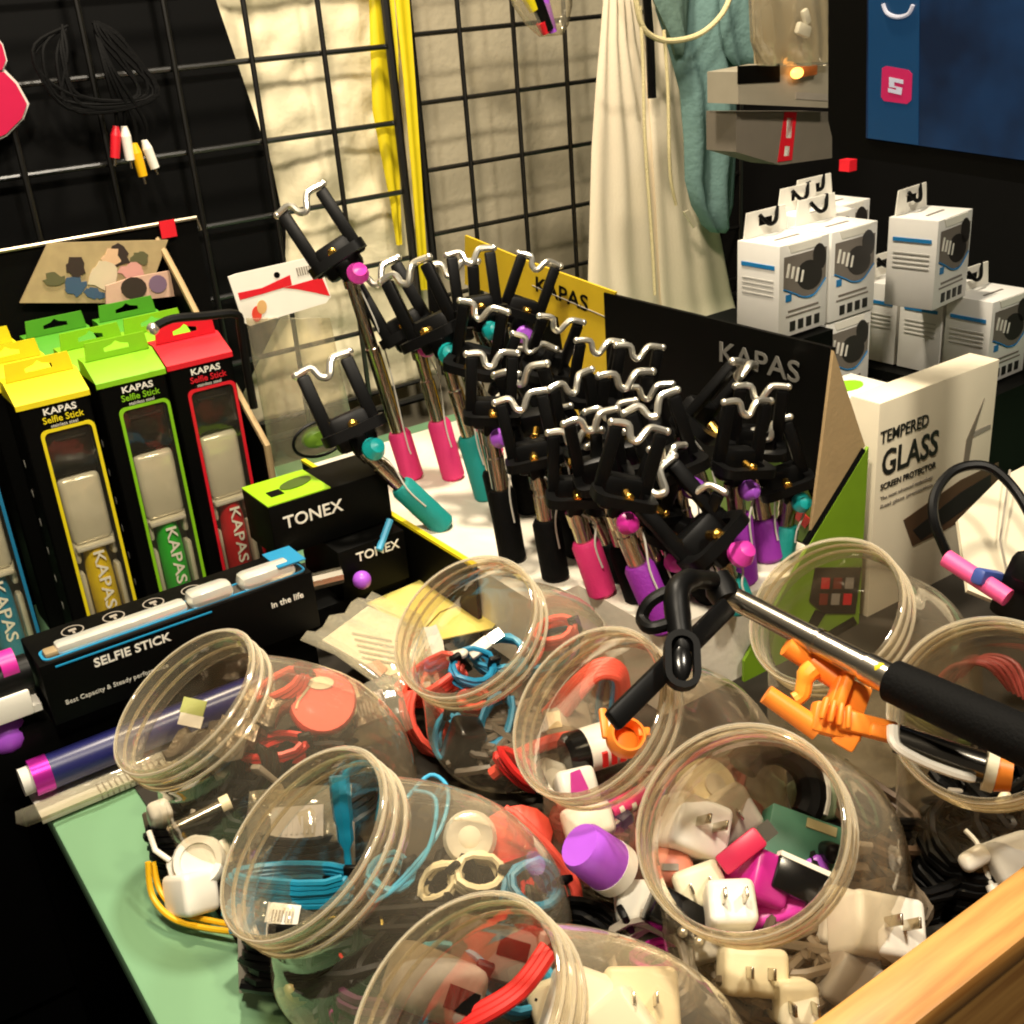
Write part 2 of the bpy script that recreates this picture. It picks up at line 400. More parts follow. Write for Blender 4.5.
# audio-video lead with coloured plugs hanging from the grid
av = thing('audio_video_cable', 'black bundled cable with red, white and yellow plugs hanging on the grid', 'cable', onV(120, 180, 1.41), RZ)
pts = []
b = MB()
for k in range(7):
    s = rnd.uniform(-1, 1)
    P_ = [onV(60 + 20 * rnd.random(), 22 + 8 * rnd.random(), 1.42), onV(30 + 45 * rnd.random(), 50 + 20 * rnd.random(), 1.40), onV(60 + 40 * rnd.random(), 95 + 20 * rnd.random(), 1.395), onV(120 + 40 * rnd.random(), 95, 1.40), onV(100 + 30 * rnd.random(), 40, 1.405), onV(88 + 14 * rnd.random(), 22, 1.41)]
    b.tube([loc_of(av, p) for p in P_], .0022, 6, sub=6)
for (x0, y0) in ((117, 127), (125, 127), (136, 142), (146, 140)):
    b.tube([loc_of(av, p) for p in (onV(95, 30, 1.41), onV(105 + (x0 - 117) * .3, 70, 1.395), onV(x0 - 2, y0 - 20, 1.40), onV(x0, y0, 1.405))], .0022, 6, sub=6)
b.build('lead', BLKF, av)
for (x0, y0, x1, y1, m) in ((116, 126, 115, 158, RED), (124, 126, 130, 160, WHITE), (134, 143, 143, 176, mat('yellow_plug', (236, 180, 20), .35)), (144, 140, 155, 168, WHITE)):
    p0, p1 = loc_of(av, onV(x0, y0, 1.405)), loc_of(av, onV(x1, y1, 1.405)); d = p1 - p0
    b = MB(); b.cyl(p0, p0 + d * .3, .0035, .006); b.cyl(p0 + d * .3, p1, .006, .0055); q = b.build('plug', m, av)
    b = MB(); b.cyl(p1, p1 + d * .25, .0018); b.build('plug_pin', STEEL, q)

# ================================================================== selfie sticks in window boxes
vB = 1.06
def selfie_box(u, v, card, handle, label, w=.064, d=.046, h=.25, full=True, tilt=0, tabh=.017):
    t = thing('selfie_stick_box', label, 'box', uvz(u, v, 0), (0, 0, ANG + R(tilt)), 'boxed selfie sticks standing in rows')
    x0, x1 = .017, w - .004; y1 = h - .031
    b = MB(); b.frame([(0, 0), (w, 0), (w, h), (0, h)], [(x0, .012), (x1, .012), (x1, y1), (x0, y1)], -.002, fr(0))
    b.box((.001, d / 2, h / 2), (.002, d, h)); b.box((w - .001, d / 2, h / 2), (.002, d, h)); b.box((w / 2, d - .001, h / 2), (w, .002, h)); b.box((w / 2, d / 2, .001), (w, d, .002))
    b.build('carton', BLACKM, t)
    # sloping coloured lid running up to the hang tab
    b = MB()
    m4 = Matrix(((0, 0, 1, -.001), (1, 0, 0, 0), (0, 1, 0, h), (0, 0, 0, 1)))
    b.prism([(-.002, -.005), (-.002, 0), (d * .6, .015), (d, .015), (d, 0), (.0, 0), (0, -.005)], w + .002, m4)
    b.build('lid', card, t)
    b = MB(); T = h + .015; o_ = [(.002, T), (w - .002, T), (w - .004, T + tabh), (.004, T + tabh)]
    c_ = w / 2; s_ = T + tabh * .5
    b.frame([(.002, T), (c_, T), (w - .002, T), (w - .003, s_ + .002), (w - .004, T + tabh), (c_, T + tabh), (.004, T + tabh), (.003, s_ + .002)],
            [(c_ - .012, s_ - .003), (c_, s_ - .003), (c_ + .012, s_ - .003), (c_ + .012, s_ + .001), (c_ + .004, s_ + .003), (c_, s_ + .006), (c_ - .004, s_ + .003), (c_ - .012, s_ + .001)], .0015, fr(d * .6))
    b.build('hang_tab', card, t)
    if not full: return t
    b = MB(); b.frame(rrect(x0 - .003, .009, x1 + .003, y1 + .003, .006), rrect(x0, .012, x1, y1, .005), .0012, fr(-.0002)); b.build('window_outline', card, t)
    xc = (x0 + x1) / 2
    b = MB(); b.box((xc, .026, (y1 + .012) / 2), (x1 - x0, .002, y1 - .012)); b.build('inner_tray', GREYP, t)
    b = MB(); b.box((xc, .014, y1 - .024), (x1 - x0 - .001, .02, .044), bev=.003); b.tube([(xc - .015, .003, y1 - .010), (xc + .015, .003, y1 - .010)], .002); b.build('clamp_head', BLACK, t)
    b = MB(); b.box((xc, .012, y1 - .083), (x1 - x0 - .003, .018, .070), bev=.007, seg=3); b.box((xc, .006, y1 - .1205), (x1 - x0 - .006, .01, .006), bev=.002); b.build('blister', SILVB, t)
    zt = y1 - .124
    b = MB(); b.lathe([(.0112, .014), (.0128, .018), (.0122, zt - .02), (.0105, zt - .006), (.0105, zt)], Matrix.Translation((xc, .0145, 0)), 20); hd = b.build('handle', handle, t)
    text('KAPAS', .015, PAPER, t, 'handle_lettering', mtx=Matrix.Translation((xc, .0012, .026 + (zt - .02) * .5)) @ FRONT @ Matrix.Rotation(-PI / 2, 4, 'Z'), fit=.062, bold=.01, align='CENTER')
    for s in (-1, 1):
        b = MB(); b.box((xc + s * .0175, .014, .05), (.006, .014, .05), bev=.003); b.box((xc + s * .0175, .014, .098), (.006, .014, .026), bev=.003); b.build('moulded_holder', GREYC, t)
    b = MB(); b.frame(rrect(x0, .012, x1, y1, .004), rrect(x0 + .004, .016, x0 + .005, .017, .0004), .0004, fr(.001))
    b.build('clear_window', PANE, t)
    text('KAPAS', .0085, PAPER, t, 'brand_lettering', at=(w * .56, -.0012, h - .0115), sx=1.2, bold=.02, align='CENTER')
    text('Selfie Stick', .0085, card, t, 'title_lettering', at=(w * .58, -.0012, h - .0195), bold=.01, align='CENTER')
    text('stainless steel', .0045, GREYC, t, 'small_lettering', at=(w * .58, -.0012, h - .0255), align='CENTER')
    for k in range(6):
        b = MB(); b.ball((-.0005, d * .6, .04 + k * .03), .0028, (.12, 1, 1.6), n=10); b.build('side_dot', GREYC, t)
    return t
uY = onV(15, 405, vB).dot(U); uG = onV(97, 388, vB).dot(U); uRd = onV(168, 372, vB).dot(U)
YELH, GRNH, REDH, BLUH = (mat(n, c, .4) for n, c in (('yellow_handle', (246, 214, 30)), ('green_handle', (46, 200, 60)), ('red_handle', (210, 28, 44)), ('blue_handle', (30, 145, 195))))
hY = onV(55, 397, vB).z
selfie_box(uY, vB, YELLOW, YELH, 'yellow topped selfie stick box with yellow handle in the window', h=hY)
selfie_box(uG, vB, LIME, GRNH, 'lime topped selfie stick box with green handle in the window', h=onV(135, 375, vB).z)
selfie_box(uRd, vB, RED, REDH, 'red topped selfie stick box with red handle in the window', h=onV(202, 358, vB).z)
selfie_box(uY - .094, vB, mat('blue_card', (20, 110, 150), .5), BLUH, 'selfie stick box with blue handle, cut by the left picture edge', h=hY)
for u, v, c, lab in ((uY - .012, vB + .068, YELLOW, 'plain yellow box top directly behind the yellow topped selfie stick box'),
                     (uY - .022, vB + .136, YELLOW, 'yellow box top in the rearmost row at the left edge'),
                     (uY + .066, vB + .062, LIME, 'lime box top between the front yellow and front lime boxes, second row'),
                     (uY + .052, vB + .136, GREEN, 'darker green box top with slot, rear row left of the other green tab'),
                     (uG + .058, vB + .068, LIME, 'lime box top half hidden behind the red topped box'),
                     (uG + .055, vB + .14, GREEN, 'green box top with slot, farthest back below the photo card')):
    selfie_box(u, v, c, None, lab, h=hY + (.004 if v > vB + .1 else .002), full=False)

# carton holding the boxed sticks: black back and slanted side with raw edge
dt = thing('display_carton', 'black display carton with raw brown edge behind the boxed selfie sticks', 'display box', uvz(uRd + .075, vB, 0), RZ)
us_ = uRd + .075
b = MB(); sp = [(vB - .02, 0), (vB - .02, .16), (vB + .06, .22), (vB + .15, .30), (vB + .2, .34), (vB + .2, 0)]
m4 = Matrix(((0, 0, 1, 0), (1, 0, 0, -vB), (0, 1, 0, 0), (0, 0, 0, 1)))
b.prism(sp, .004, m4); b.build('side_panel', BLACKM, dt)
b = MB(); e = [(x, 0, z) for x, z in sp[1:5]]
b.tube([(.002, x - vB, z) for x, z in sp[0:5]], .0035, 6); b.build('raw_edge', CARDB, dt)
zA = onV(0, 252, vB + .2).z; zB_ = onV(195, 220, vB + .2).z; zr = (zA + zB_) / 2
wB = us_ - onV(-60, 250, vB + .2).dot(U); xr = onV(196, 222, vB + .2).dot(U) - us_
b = MB(); b.box(((-wB + xr) / 2, .2, zr / 2), (wB + xr, .004, zr)); b.build('back_panel', BLACKM, dt)
b = MB(); b.tube([(-wB, .196, zr + .002), (xr, .196, zr + .002), (xr + .002, .196, zr - .012)], .0022, 6); b.build('top_wire', mat('dull_wire', (150, 140, 120), .4, .8), dt)
b = MB(); b.box((xr - .035, .192, zr - .004), (.017, .002, .018)); b.build('price_tag', RED, dt)

# photo cards standing behind the boxes
def ellipse(cx_, cy_, rx, ry, n=14, a=0):
    return [(cx_ + rx * math.cos(2 * PI * k / n) * math.cos(a) - ry * math.sin(2 * PI * k / n) * math.sin(a), cy_ + rx * math.cos(2 * PI * k / n) * math.sin(a) + ry * math.sin(2 * PI * k / n) * math.cos(a)) for k in range(n)]
vp = vB + .185
pc = thing('photo_card', 'wide photo card of people among flowers, propped behind the green box tops', 'photo card', onV(90, 305, vp), RZ)
shape('card', pc, [(20, 303), (112, 303), (150, 290), (168, 240), (48, 243)], vp, .003, mat('photo_paper', (168, 148, 108), .5, var=.3, scale=60))
SKIN = mat('printed_skin', (214, 176, 140), .5); HAIR = mat('printed_hair', (52, 40, 34), .5); BLUEP = mat('printed_blue', (60, 84, 110), .5); OLIV = mat('printed_olive', (92, 90, 60), .5)
for e, m in ((ellipse(77, 266, 9, 11), HAIR), (ellipse(78, 270, 6, 8), SKIN), (ellipse(76, 287, 12, 9), BLUEP), (ellipse(118, 256, 11, 11), HAIR), (ellipse(111, 258, 8, 11), SKIN), (ellipse(104, 276, 15, 14), mat('printed_pale', (206, 190, 160), .5)), (ellipse(140, 258, 8, 7), OLIV), (ellipse(54, 280, 10, 6), OLIV), (ellipse(95, 293, 10, 5), BLUEP), (ellipse(132, 272, 12, 8), mat('printed_pink', (206, 150, 140), .5))):
    e = [(x + rnd.uniform(-2.5, 2.5), y + rnd.uniform(-2.5, 2.5)) for x, y in e]
    shape('printed_figure', pc, e, vp - .0012 - .0002 * rnd.random(), .0012, m)
p2 = thing('photo_card', 'small pinkish photo card of a face, leaning below the wide photo card', 'photo card', onV(140, 303, vp - .012), RZ)
shape('card', p2, [(106, 304), (176, 296), (174, 270), (130, 278), (106, 286)], vp - .012, .003, mat('photo_pink', (206, 168, 146), .5, var=.2, scale=60))
for e, m in ((ellipse(134, 288, 13, 11), HAIR), (ellipse(136, 290, 9, 9), SKIN), (ellipse(158, 284, 9, 9), mat('printed_violet', (120, 96, 120), .5))):
    shape('printed_figure', p2, e, vp - .0134 - .0002 * rnd.random(), .0012, m)

# header-card pack hanging on the grid
vh = 1.25
hp = thing('hanging_pack', 'clear packet with white and red header card hanging in front of the grid', 'package', onV(290, 470, vh), RZ)
shape('header_card', hp, [(228, 277), (236, 274), (312, 257), (320, 262), (331, 297), (326, 303), (250, 326), (243, 322)], vh, .002, PAPER)
shape('header_print', hp, [(238, 293), (262, 288), (290, 275), (292, 285), (262, 294), (240, 300)], vh - .0006, .001, RED)
shape('header_print', hp, [(284, 288), (322, 277), (330, 296), (312, 292), (296, 289)], vh - .0006, .001, RED)
shape('header_print', hp, ellipse(257, 314, 5, 8), vh - .0006, .001, mat('orange_print', (226, 70, 50), .5))
shape('header_print', hp, ellipse(262, 307, 5, 7), vh - .0008, .001, mat('tan_print', (214, 170, 110), .5))
shape('hang_hole', hp, ellipse(277, 275, 3, 3), vh - .0008, .001, BLACKM)
for k in range(8): shape('barcode', hp, [(296 + 2.4 * k, 268 - .5 * k), (297.4 + 2.4 * k, 268 - .5 * k), (299.4 + 2.4 * k, 276 - .5 * k), (298 + 2.4 * k, 276 - .5 * k)], vh - .0008, .001, GREYP)
b = MB(); b.rows([(loc_of(hp, onV(x0, y, vh - .004)), loc_of(hp, onV(x1, y, vh - .004))) for x0, x1, y in ((246, 330, 318), (252, 338, 360), (262, 350, 410), (270, 362, 450), (278, 366, 476))], .02, 10, .003, 2, Vector((0, -1, 0)))
b.build('clear_pouch', BAG, hp, 80)
cc = loc_of(hp, onV(316, 436, vh - .004))
b = MB(); b.lathe([(.001, 0), (.020, 0), (.022, .004), (.020, .009), (.014, .012), (.001, .012)], Matrix.Translation(cc) @ Matrix.Rotation(PI / 2, 4, 'X') @ Matrix.Scale(.62, 4, (0, 1, 0)), 24); b.build('green_case', mat('dull_lime', (96, 130, 30), .5), hp)
b = MB(); b.tube([cc + Vector((.036 * math.cos(a), -.012, .022 * math.sin(a))) for a in [k * .5 for k in range(12)]], .002, 6, sub=3); b.build('coiled_lead', BLACK, hp)

# bent black hook sticking out over the red box
hk = thing('grid_hook', 'black bent hook with bright tip reaching over the red topped box', 'hook', onV(245, 405, vB - .01), RZ)
b = MB(); b.tube([loc_of(hp if 0 else hk, onV(x, y, vB - .01)) for x, y in ((153, 328), (172, 319), (205, 316), (236, 314), (241, 330), (247, 370), (254, 408))], .0042, 8, sub=4); b.build('rod', BLACK, hk)
b = MB(); b.ball(loc_of(hk, onV(153, 329, vB - .01)), .006); b.build('tip', CHROME, hk)
# ================================================================== boxes in front of the stick boxes
def carton(parent, w, d, h, m, name='carton', bev=.001):
    b = MB(); b.box((w / 2, d / 2, h / 2), (w, d, h), bev=bev); return b.build(name, m, parent)
vT = .93
cT = onV(268, 508, vT)
zt_ = cT.z; uT = cT.dot(U); hT = .052
tb = thing('gadget_box', 'black box with green patch on top and white lettering, topmost of two', 'box', uvz(uT, vT, zt_ - hT), RZ)
carton(tb, .124, .062, hT, BLACKM)
b = MB(); b.box((.032, .031, hT + .0006), (.064, .061, .0012)); b.build('green_top', mat('green_print', (150, 200, 20), .4), tb)
b = MB(); b.box((.018, .024, hT + .0016), (.013, .013, .001)); b.build('printed_square', BLACKM, tb)
b = MB(); b.prism(ellipse(.043, .033, .018, .010, 16, .3), .001, Matrix.Translation((0, 0, hT + .0012))); b.build('printed_device', mat('olive_print', (66, 90, 20), .4), tb)
text('TONEX', .017, PAPER, tb, at=(.012, -.0006, hT - .02), sx=1.05, bold=.012)
tb2 = thing('gadget_box', 'lower black box with partly hidden white lettering, under the green patched box', 'box', uvz(uT + .05, vT - .025, zt_ - 2 * hT - .002), RZ)
carton(tb2, .072, .085, hT, BLACKM); text('TONEX', .013, PAPER, tb2, at=(.018, -.0006, hT - .012), sx=1.05, bold=.012)
tb3 = thing('black_carton', 'plain black carton at the bottom of the stack beside the white stick stand', 'box', uvz(uT + .0, vT - .02, 0), RZ)
carton(tb3, .12, .085, zt_ - 2 * hT - .003, BLACKM)

vS = .84
zS0, zS1 = .06, onV(43, 666, vS).z
uS = onV(45, 690, vS).dot(U); wS = onV(320, 620, vS).dot(U) - uS; hS = zS1 - zS0; dS = .058
sb = thing('long_gadget_box', 'long black box lying on its side, wide clear window with bright silver stick', 'box', uvz(uS, vS, zS0), RZ)
carton(sb, wS, dS, hS, BLACKM)
xa, xb = wS * .02, wS * .985
b = MB(); b.prism(rrect(xa, .012, xb, .03, .006), .0012, Matrix.Translation((0, -.010, hS + .0002))); b.build('window_backing', mat('dark_grey_card', (70, 66, 60), .5), sb)
b = MB(); b.frame(rrect(xa, 0, xb, .02, .006), rrect(xa + .002, .002, xb - .002, .018, .005), .001, Matrix.Translation((0, .002, hS + .0012))); b.build('window_outline', BLUE, sb)
bl = mat('bright_blister', (245, 242, 232), .2, .6, bump=.35, bscale=25)
b = MB()
b.box((wS * .30, .012, hS + .004), (wS * .46, .016, .010), bev=.004); b.box((wS * .62, .012, hS + .006), (wS * .17, .022, .016), bev=.007); b.box((wS * .84, .012, hS + .006), (wS * .22, .022, .016), bev=.007)
b.build('silver_blister', bl, sb)
b = MB(); b.box((wS * .075, .012, hS + .003), (.02, .012, .005), bev=.002); b.build('stick_end', mat('tan_plastic', (150, 130, 96), .5), sb)
b = MB(); b.box((wS * .93, .018, hS + .013), (wS * .11, .034, .001)); b.build('blue_tag', BLUE, sb)
for k in range(4):
    b = MB(); x = wS * (.16 + .145 * k); b.frame(ellipse(x, .040, .009, .009, 18), ellipse(x, .040, .008, .008, 18), .0005, Matrix.Translation((0, 0, hS + .0002)))
    b.box((x, .041, hS + .0006), (.006, .004, .0005)); b.box((x, .036, hS + .0006), (.002, .004, .0005)); b.build('printed_icon', GREYP, sb)
text('SELFIE STICK', .0105, PAPER, sb, 'title_lettering', at=(wS * .17, -.0006, hS - .013), sx=1.05, bold=.02)
text('Best Capacity & Steady performance', .0056, GREYC, sb, 'small_lettering', at=(wS * .05, -.0006, hS - .037))
text('in the life', .008, PAPER, sb, 'small_lettering', at=(wS * .82, -.0006, hS - .018), bold=.01)
b = MB(); b.tube([(wS * .05, -.0008, hS - .004), (wS * .6, -.0008, hS - .004)], .0008, 4); b.build('blue_line', BLUE, sb)

# packets with purple tubes underneath
pk = thing('tube_packet', 'navy tube with magenta ring, in a clear packet over a white label', 'package', uvz(.074, vS - .03, .001), RZ)
b = MB(); b.box((.075, .02, .004), (.15, .046, .006)); b.build('label_card', GREYC, pk)
for k in range(14):
    b = MB(); b.box((.046 + .0045 * k, -.0036, .004), (.0012, .001, .005)); b.box((.046 + .0045 * k, .004, .0075), (.0012, .012, .0006)); b.build('printed_line', GREYP, pk)
b = MB(); b.cyl((.008, .024, .026), (.2, .024, .026), .014, n=20); b.build('tube', NAVY, pk)
b = MB(); b.cyl((.004, .024, .026), (.018, .024, .026), .0148, n=20); b.build('ring', mat('magenta_metal', (190, 40, 160), .25, .6), pk)
b = MB(); b.cyl((-.004, .024, .026), (.004, .024, .026), .011, n=20); b.build('end_cap', GREYC, pk)
b = MB(); b.rows([((-.016, -.004, .022), (.15, -.004, .022)), ((-.018, -.007, .014), (.15, -.007, .014)), ((-.012, -.008, .008), (.15, -.008, .008))], .003, 8, .001, 3, Vector((0, -1, .3))); b.build('clear_film_wrap', BAG, pk, 80)
pk2 = thing('tube_packet', 'second stick packet with violet knob and white wrap, left end of the long black box', 'package', uvz(uS - .075, vS + .012, zS0 + .016), RZ)
b = MB(); b.box((.036, .022, .0), (.07, .05, .006)); b.build('label_card', GREYC, pk2)
b = MB(); b.cyl((.0, .02, .022), (.072, .02, .022), .014, n=18); b.build('tube', BLACK, pk2)
b = MB(); b.cyl((.052, .02, .032), (.064, .02, .032), .0125, n=18); b.build('ring', MAGP, pk2)
b = MB(); b.box((.045, -.003, .008), (.04, .004, .022), bev=.002); b.build('white_wrap', PAPER, pk2)
pk3 = thing('tube_packet', 'stick handle with round violet end beside the navy tube, at the left picture edge', 'package', uvz(.022, vS + .012, .052), RZ)
b = MB(); b.cyl((-.03, .02, 0), (.05, .02, 0), .013, n=18); b.build('tube', BLACK, pk3)
b = MB(); b.ball((.05, .018, 0), .0165, (1.1, 1, 1)); b.build('round_end', PURP, pk3)
sup = thing('black_carton', 'flat black carton supporting the long selfie stick box', 'box', uvz(uS - .10, vS + .018, 0), RZ)
carton(sup, wS + .10, .06, zS0 - .001, BLACKM)

# ================================================================== stick display with lettered back panel
DU, DV0, DV1, ZB = .475, .60, 1.16, .08
UB = .73
ds = thing('stick_display', 'black lettered display carton with white foam base holding the loose selfie sticks', 'display box', uvz(DU, DV0, 0), RZ)
W_ = UB - DU; L_ = DV1 - DV0
FOAM = mat('white_foam', (230, 222, 204), .8, bump=.15, bscale=120)
b = MB(); b.prism([(.005, .115), (.052, .115), (.052, .005), (W_ - .005, .005), (W_ - .005, L_ - .005), (.005, L_ - .005)], ZB - .001, Matrix.Translation((0, 0, .001))); b.build('foam_base', FOAM, ds)
b = MB(); b.box((0, L_ / 2 + .10, .042), (.004, L_ - .2, .084)); b.build('side_wall', BLACKM, ds)
b = MB(); b.box((0, L_ / 2 + .10, .0855), (.0055, L_ - .2, .003)); b.build('yellow_edge', YELLOW, ds)
v_far = onU(605, 290, UB).dot(V); z_n = onU(832, 350, UB).z; z_f = onU(605, 290, UB).z; zp = (z_n + z_f) / 2
v_nr = onU(834, 350, UB).dot(V)
b = MB(); b.box((W_, (v_nr + v_far) / 2 - DV0, zp / 2), (.004, v_far - v_nr, zp)); b.build('back_panel', BLACKM, ds)
xp = lambda px, py: (onV(px, py, DV0).dot(U) - DU, onV(px, py, DV0).z)
q0 = onU(700, 480, UB).dot(V) - DV0; q1 = onU(832, 470, UB).dot(V) - DV0
gz = lambda px, py: (lambda p: (-(p.dot(V) - DV0), p.z))(onU(px, py, UB - .003))
m5 = Matrix(((0, 0, 1, W_ - .0034), (-1, 0, 0, 0), (0, 1, 0, 0), (0, 0, 0, 1)))
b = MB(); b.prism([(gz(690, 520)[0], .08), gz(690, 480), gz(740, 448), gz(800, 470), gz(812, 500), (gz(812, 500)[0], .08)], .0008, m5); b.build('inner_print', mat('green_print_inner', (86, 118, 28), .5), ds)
b = MB(); b.prism([gz(768, 490), gz(776, 486), gz(812, 520), gz(806, 528)], .0008, Matrix.Translation((-.0008, 0, 0)) @ m5); b.build('printed_sleeve', REDC, ds)
# raw cardboard flap and green front
b = MB(); b.prism([xp(835, 351), xp(866, 446), xp(812, 532), xp(824, 440)], .003, fr(.004)); b.build('raw_flap', CARDB, ds)
gp = [(xp(742, 665)[0], .0), (xp(866, 446)[0], 0), xp(866, 446), xp(806, 545), xp(742, 660)]
GRP = mat('green_print_panel', (120, 158, 30), .5)
b = MB(); b.prism(gp, .003, fr(.0)); b.build('front_panel', GRP, ds)
b = MB(); e0, e1 = xp(864, 450), xp(806, 545); b.tube([(e0[0], .001, e0[1]), (e1[0], .001, e1[1])], .0035, 6); b.build('raw_edge', BLACKM, ds)
def fpoly(name, px, m, y=-.0032):
    b = MB(); b.prism([xp(*p) for p in px], .0006, fr(y + .0)); return b.build(name, m, ds)
fpoly('printed_phone', [(806, 600), (812, 566), (858, 566), (852, 612), (820, 612)], mat('phone_print', (30, 24, 22), .3), -.0034)
for k in range(3):
    for j in range(2):
        x, y = 818 + 12 * k - 2 * j, 576 + 16 * j
        fpoly('printed_icon', [(x, y), (x + 8, y), (x + 7, y + 11), (x - 1, y + 11)], (RED, mat('dark_red_print', (120, 40, 30), .4), GREYP)[(k + j) % 3], -.0042)
fpoly('printed_stick', [(812, 608), (822, 612), (800, 648), (794, 644)], BLACKM, -.0036); fpoly('printed_stick', [(850, 615), (854, 622), (790, 660), (788, 652)], BLACKM, -.0036)
fpoly('printed_sleeve', [(788, 676), (796, 682), (762, 716), (750, 712)], REDC, -.0036)
text('KAPAS', .027, mat('silver_print', (112, 110, 104), .4), ds, 'brand_lettering', mtx=Matrix.Translation((W_ - .0026, onU(720, 350, UB).dot(V) - DV0, onU(760, 360, UB).z - .002)) @ Matrix.Rotation(-PI / 2, 4, 'Z') @ FRONT, sx=1.25, bold=.01)
# yellow header card of the far half
yh = thing('header_card', 'yellow header card with black lettering standing behind the selfie sticks', 'sign', uvz(UB + .006, 1.0, 0), RZ)
yp = lambda px, py: (lambda p: (1.0 - p.dot(V), p.z))(onU(px, py, UB - .004))
m4 = Matrix(((0, 0, 1, -.006), (-1, 0, 0, 0), (0, 1, 0, 0), (0, 0, 0, 1)))
YC2 = mat('yellow_header', (208, 176, 30), .5)
b = MB(); b.prism([yp(462, 236), yp(525, 262), yp(612, 293), yp(605, 326), yp(602, 420), yp(570, 420), yp(555, 318), yp(462, 285)], .003, m4); b.build('card', YC2, yh)
b = MB(); q0, q1 = yp(530, 286), yp(604, 318); b.tube([(-.0068, -q0[0], q0[1]), (-.0068, -q1[0], q1[1])], .0007, 5); b.build('crease', GREYP, yh)
y0, y1 = onU(535, 279, UB).dot(V), onU(592, 303, UB).dot(V)
text('KAPAS', .024, BLACKM, yh, 'brand_lettering', mtx=Matrix.Translation((-.0068, y0 - 1.0, onU(563, 291, UB).z)) @ Matrix.Rotation(-PI / 2, 4, 'Z') @ FRONT @ Matrix.Rotation(R(-5), 4, 'Z'), sx=(y0 - y1) / .075, bold=.012)
b = MB(); b.box((.003, .02, .13), (.004, .24, .26)); b.build('backing_board', BLACKM, yh)

# ================================================================== selfie sticks
CL = {}
def clamp_meshes():
    b = MB(); b.frame(rrect(-.026, -.018, .026, .018, .010), rrect(-.018, -.010, .018, .010, .006), .008, Matrix.Translation((0, -.010, .012)))
    b.box((0, .004, .016), (.034, .018, .030), bev=.005); b.box((0, -.002, .004), (.014, .014, .016), bev=.003)
    CL['bracket'] = b
    b = MB(); b.box((0, 0, .040), (.0105, .008, .060), bev=.002); CL['arm'] = b
    b = MB(); b.tube([(-.023, 0, .072), (-.010, -.001, .073), (-.006, -.004, .064), (0, -.005, .062), (.005, -.003, .070), (.010, -.001, .074), (.023, 0, .073)], .003, 8, sub=4)
    b.ball((-.023, 0, .072), .0034, n=8); b.ball((.023, 0, .073), .0034, n=8); CL['wire_jaw'] = b
    b = MB(); b.cyl((0, -.027, .019), (0, -.012, .021), .0035, n=10); b.ball((0, -.024, .021), .0042, (1, .6, 1), n=10); CL['screw'] = b
    b = MB(); b.lathe([(.002, -.001), (.0085, 0), (.0095, .004), (.006, .012), (.001, .014)], Matrix(), 14); CL['knob'] = b
    for k in list(CL):
        o = CL[k].build(k, {'wire_jaw': CHROME, 'screw': GOLD, 'knob': PINKP}.get(k, BLACK)); CL[k] = o.data; bpy.data.objects.remove(o)
clamp_meshes()
KN = {}
def part(name, mesh, parent, mtx, m=None):
    if m:
        key = (mesh.name, m.name)
        if key not in KN: KN[key] = mesh.copy(); KN[key].materials.clear(); KN[key].materials.append(m)
        mesh = KN[key]
    o = bpy.data.objects.new(name, mesh); C.objects.link(o); o.parent = parent; o.matrix_local = mtx; return o
